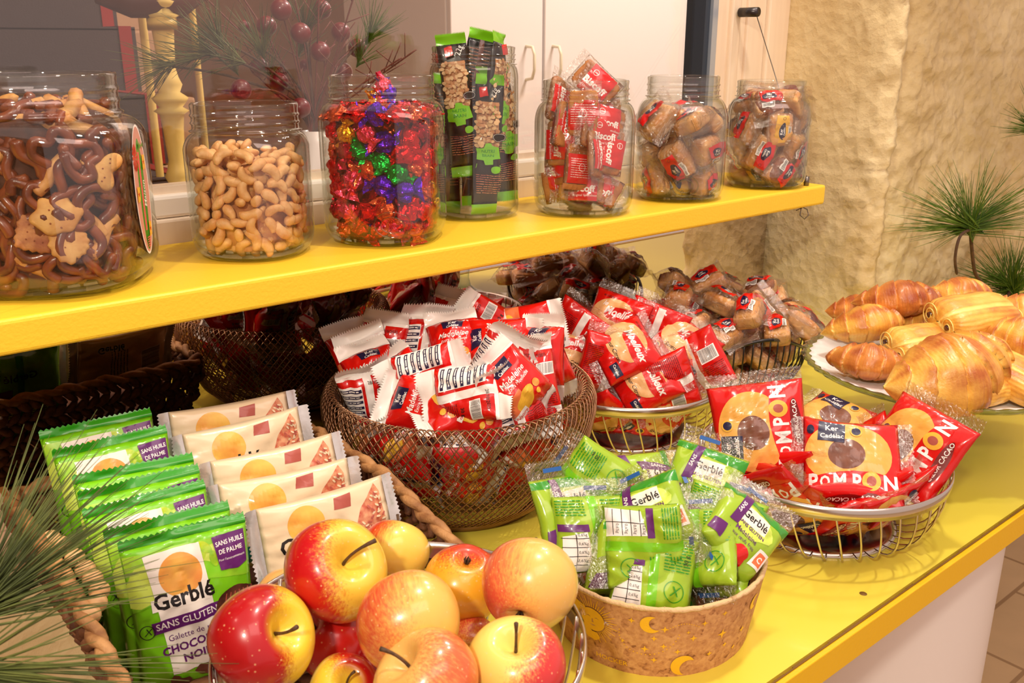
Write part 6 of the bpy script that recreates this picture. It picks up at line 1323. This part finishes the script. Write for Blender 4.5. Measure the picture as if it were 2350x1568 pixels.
sprig('pine_branch', 'lower dense pine branch beside the croissants at the right edge', [vb + Vector((.006, 0, .02)), vb + Vector((.008, 0, .07)), V3(2275, 740, YP), n2], [(n2, -_r * .5 + _z, 130, .125, .75, 5), (n2, _r * .5 + _z * .8, 110, .125, .8, 6), (n2, -_r * .9 + _z * .2, 70, .11, .55, 7)])
n3 = V3(2385, 300, YP + .02)
sprig('pine_branch', 'pine branch tip entering at the upper right edge', [V3(2330, 760, YP) * 1.0, V3(2390, 640, YP + .02), V3(2420, 450, YP), n3], [(n3, -_r * .9 + _z * .35, 55, .085, .45, 8), (n3, _z, 40, .10, .7, 9)])
sprig('dry_twig', 'bare curved brown twig hanging beside the pine branch', [V3(2236, 525, YP), V3(2205, 540, YP - .01), V3(2192, 590, YP - .01), V3(2196, 630, YP - .01)], [], stem_r=.0026)
# branch close to the viewer at the lower left
def near(x, y, d): 
    w = _fw + _r * ((x - CXP) / F_PX) - _up * ((y - CYP) / F_PX); return CAMV + w * d
na = near(-70, 1420, .56); nb_ = near(-90, 1545, .52); rt = near(-420, 1700, .56)
e1 = near(250, 1120, .62) - na; e2 = near(330, 1250, .60) - na; e3 = near(60, 1100, .6) - na
fl = Vector((rt.x - .02, rt.y, ZF)); fv = thing('floor_vase', 'tall floor vase left of the table holding pine branches', 'vase', fl)
MB().lathe([(.0001, .002), (.07, .002), (.085, .03), (.09, .25), (.06, .48), (.045, .55), (.05, .58), (.046, .58), (.041, .55), (.055, .48), (.083, .25), (.0001, .01)], 48).obj('body', M['frame_white'], fv)
sprig('pine_branch', 'near pine branch with long needles crossing the green packs at lower left', [fl + Vector((0, 0, .1)), fl + Vector((0, 0, .6)), rt, na], [(na, e1, 75, .138, .30, 11, .0006, .10), (na, e2, 48, .138, .30, 12, .0006, .10), (na, e3, 60, .140, .34, 13, .0006, .12)], 'needle_dark')
sprig('pine_branch', 'near pine branch sweeping along the bottom left edge', [fl + Vector((.01, 0, .1)), fl + Vector((.02, 0, .6)), near(-400, 1760, .54), nb_], [(nb_, near(260, 1600, .52) - nb_, 75, .135, .30, 14, .0006, .12), (nb_, near(160, 1420, .52) - nb_, 12, .10, .3, 15, .0007, .12)], 'needle_dark')
# =================================================================== WINTER BOUQUET BEHIND THE WINDOW
YB = 1.42; vm = V3(722, 300, YB); vz = .352
bq_ = thing('white_vase', 'white vase behind the window between the nut jar and the sweets jar', 'vase', (vm.x, vm.y, vm.z - .20)); MB().lathe([(.0001, 0), (.030, 0), (.040, .02), (.052, .09), (.048, .14), (.026, .18), (.022, .20), (.019, .20), (.023, .18), (.044, .14), (.048, .09), (.036, .022), (.0001, .01)], 48).obj('body', M['cabinet'], bq_)
pdt = thing('small_console', 'pale narrow console behind the window under the white vase', 'table', (vm.x, vm.y, ZF)); H_ = vm.z - .20 - ZF; MB().box(-.13, .13, -.09, .10, H_ - .02, H_ - .0004).obj('top', M['plaster'], pdt, False)
for sx_ in (-1, 1):
    for sy_ in (-1, 1): MB().box(sx_ * .11 - .012, sx_ * .11 + .012, sy_ * .07 - .012, sy_ * .07 + .012, 0, H_ - .02).obj('leg', M['plaster'], pdt, False)
M['berry'] = mat('dark_red_ball', (112, 20, 30), .35, coat=.3); M['red_twig'] = mat('reddish_twig', (112, 52, 38), .7)
rs = random.Random(31); BW = ['uppermost', 'upper left', 'upper middle', 'upper right', 'high right', 'middle left', 'lowest right', 'lowest left', 'lower middle', 'central', 'second upper', 'far left', 'right-hand', 'small inner']
for i, (x, y) in enumerate([(645, 22), (612, 60), (690, 76), (738, 22), (782, 74), (595, 155), (788, 165), (553, 206), (690, 248), (640, 190), (735, 118), (560, 60), (820, 110), (700, 150)]):
    Y_ = YB + rs.uniform(-.05, .08); p = V3(x, y, Y_); r = .016 if i not in (11, 13) else .010; t = thing('decorative_ball_stem', 'dark red ball on a stem in the bouquet behind the window, ' + BW[i] + ' one', 'decoration', group='red balls in the bouquet')
    MB().tube(smooth_pts([(vm.x, vm.y, vm.z - .12), (vm.x + rs.uniform(-.01, .01), vm.y, vm.z), tuple((Vector((vm.x, vm.y, vm.z)) * .4 + p * .6) + Vector((rs.uniform(-.02, .02), 0, .02))), tuple(p)]), .0013, 5).obj('stem', M['red_twig'], t)
    MB().lathe([(r * math.sin(a), -r * math.cos(a)) for a in np.linspace(.02, PI - .02, 14)], 24, c=tuple(p)).obj('ball', M['berry'], t)
for i, (x, y, dx, dy, nm, lb) in enumerate([(480, 120, -1, .3, 'needle_dark', 'left pine sprig of the bouquet'), (600, 110, -.2, 1, 'needle_dark', 'middle pine sprig of the bouquet'), (700, 60, .3, 1, 'needle_dark', 'upper pine sprig of the bouquet'), (500, 90, -.5, 1, 'needle_dark', 'upper left pine sprig of the bouquet'), (850, 80, .5, 1, 'needle', 'right green pine sprig of the bouquet'), (380, 150, -1, -.2, 'needle_dark', 'far left drooping pine sprig of the bouquet')]):
    p = V3(x, y, YB + .02 * (i % 3)); ax_ = _r * dx + _z * dy; sprig('pine_sprig', lb + ' behind the window', [Vector((vm.x, vm.y, vm.z - .12)), Vector((vm.x, vm.y, vm.z + .02)), (Vector((vm.x, vm.y, vm.z)) + p) / 2 + Vector((0, 0, .03)), p], [(p, ax_, 55, .085, .8, 40 + i, .0007, .1), (p - ax_ * .04, ax_, 30, .07, .8, 60 + i, .0007, .1)], nm, .002)
for i in range(10):
    a = rs.uniform(-.9, 1.0); l = rs.uniform(.12, .34); p = Vector((vm.x, vm.y + rs.uniform(-.03, .05), vm.z)) + _r * math.sin(a) * l + _z * math.cos(a) * l
    pts = [Vector((vm.x, vm.y, vm.z - .1)), Vector((vm.x, vm.y, vm.z)), (Vector((vm.x, vm.y, vm.z)) + p) / 2 + Vector((rs.uniform(-.02, .02), 0, 0)), p]; mb = MB().tube(smooth_pts(pts), .0014, 5)
    for k in range(7): b = Vector((vm.x, vm.y, vm.z)).lerp(p, .35 + .09 * k); mb.tube([b, b + Vector((rs.uniform(-1, 1), rs.uniform(-.3, .3), rs.uniform(.2, 1))).normalized() * .04], .0008, 4)
    tag(mb.obj('reddish_twig', M['red_twig']), 'thin reddish bare twig in the bouquet behind the window', 'twig', 'bare twigs of the bouquet')
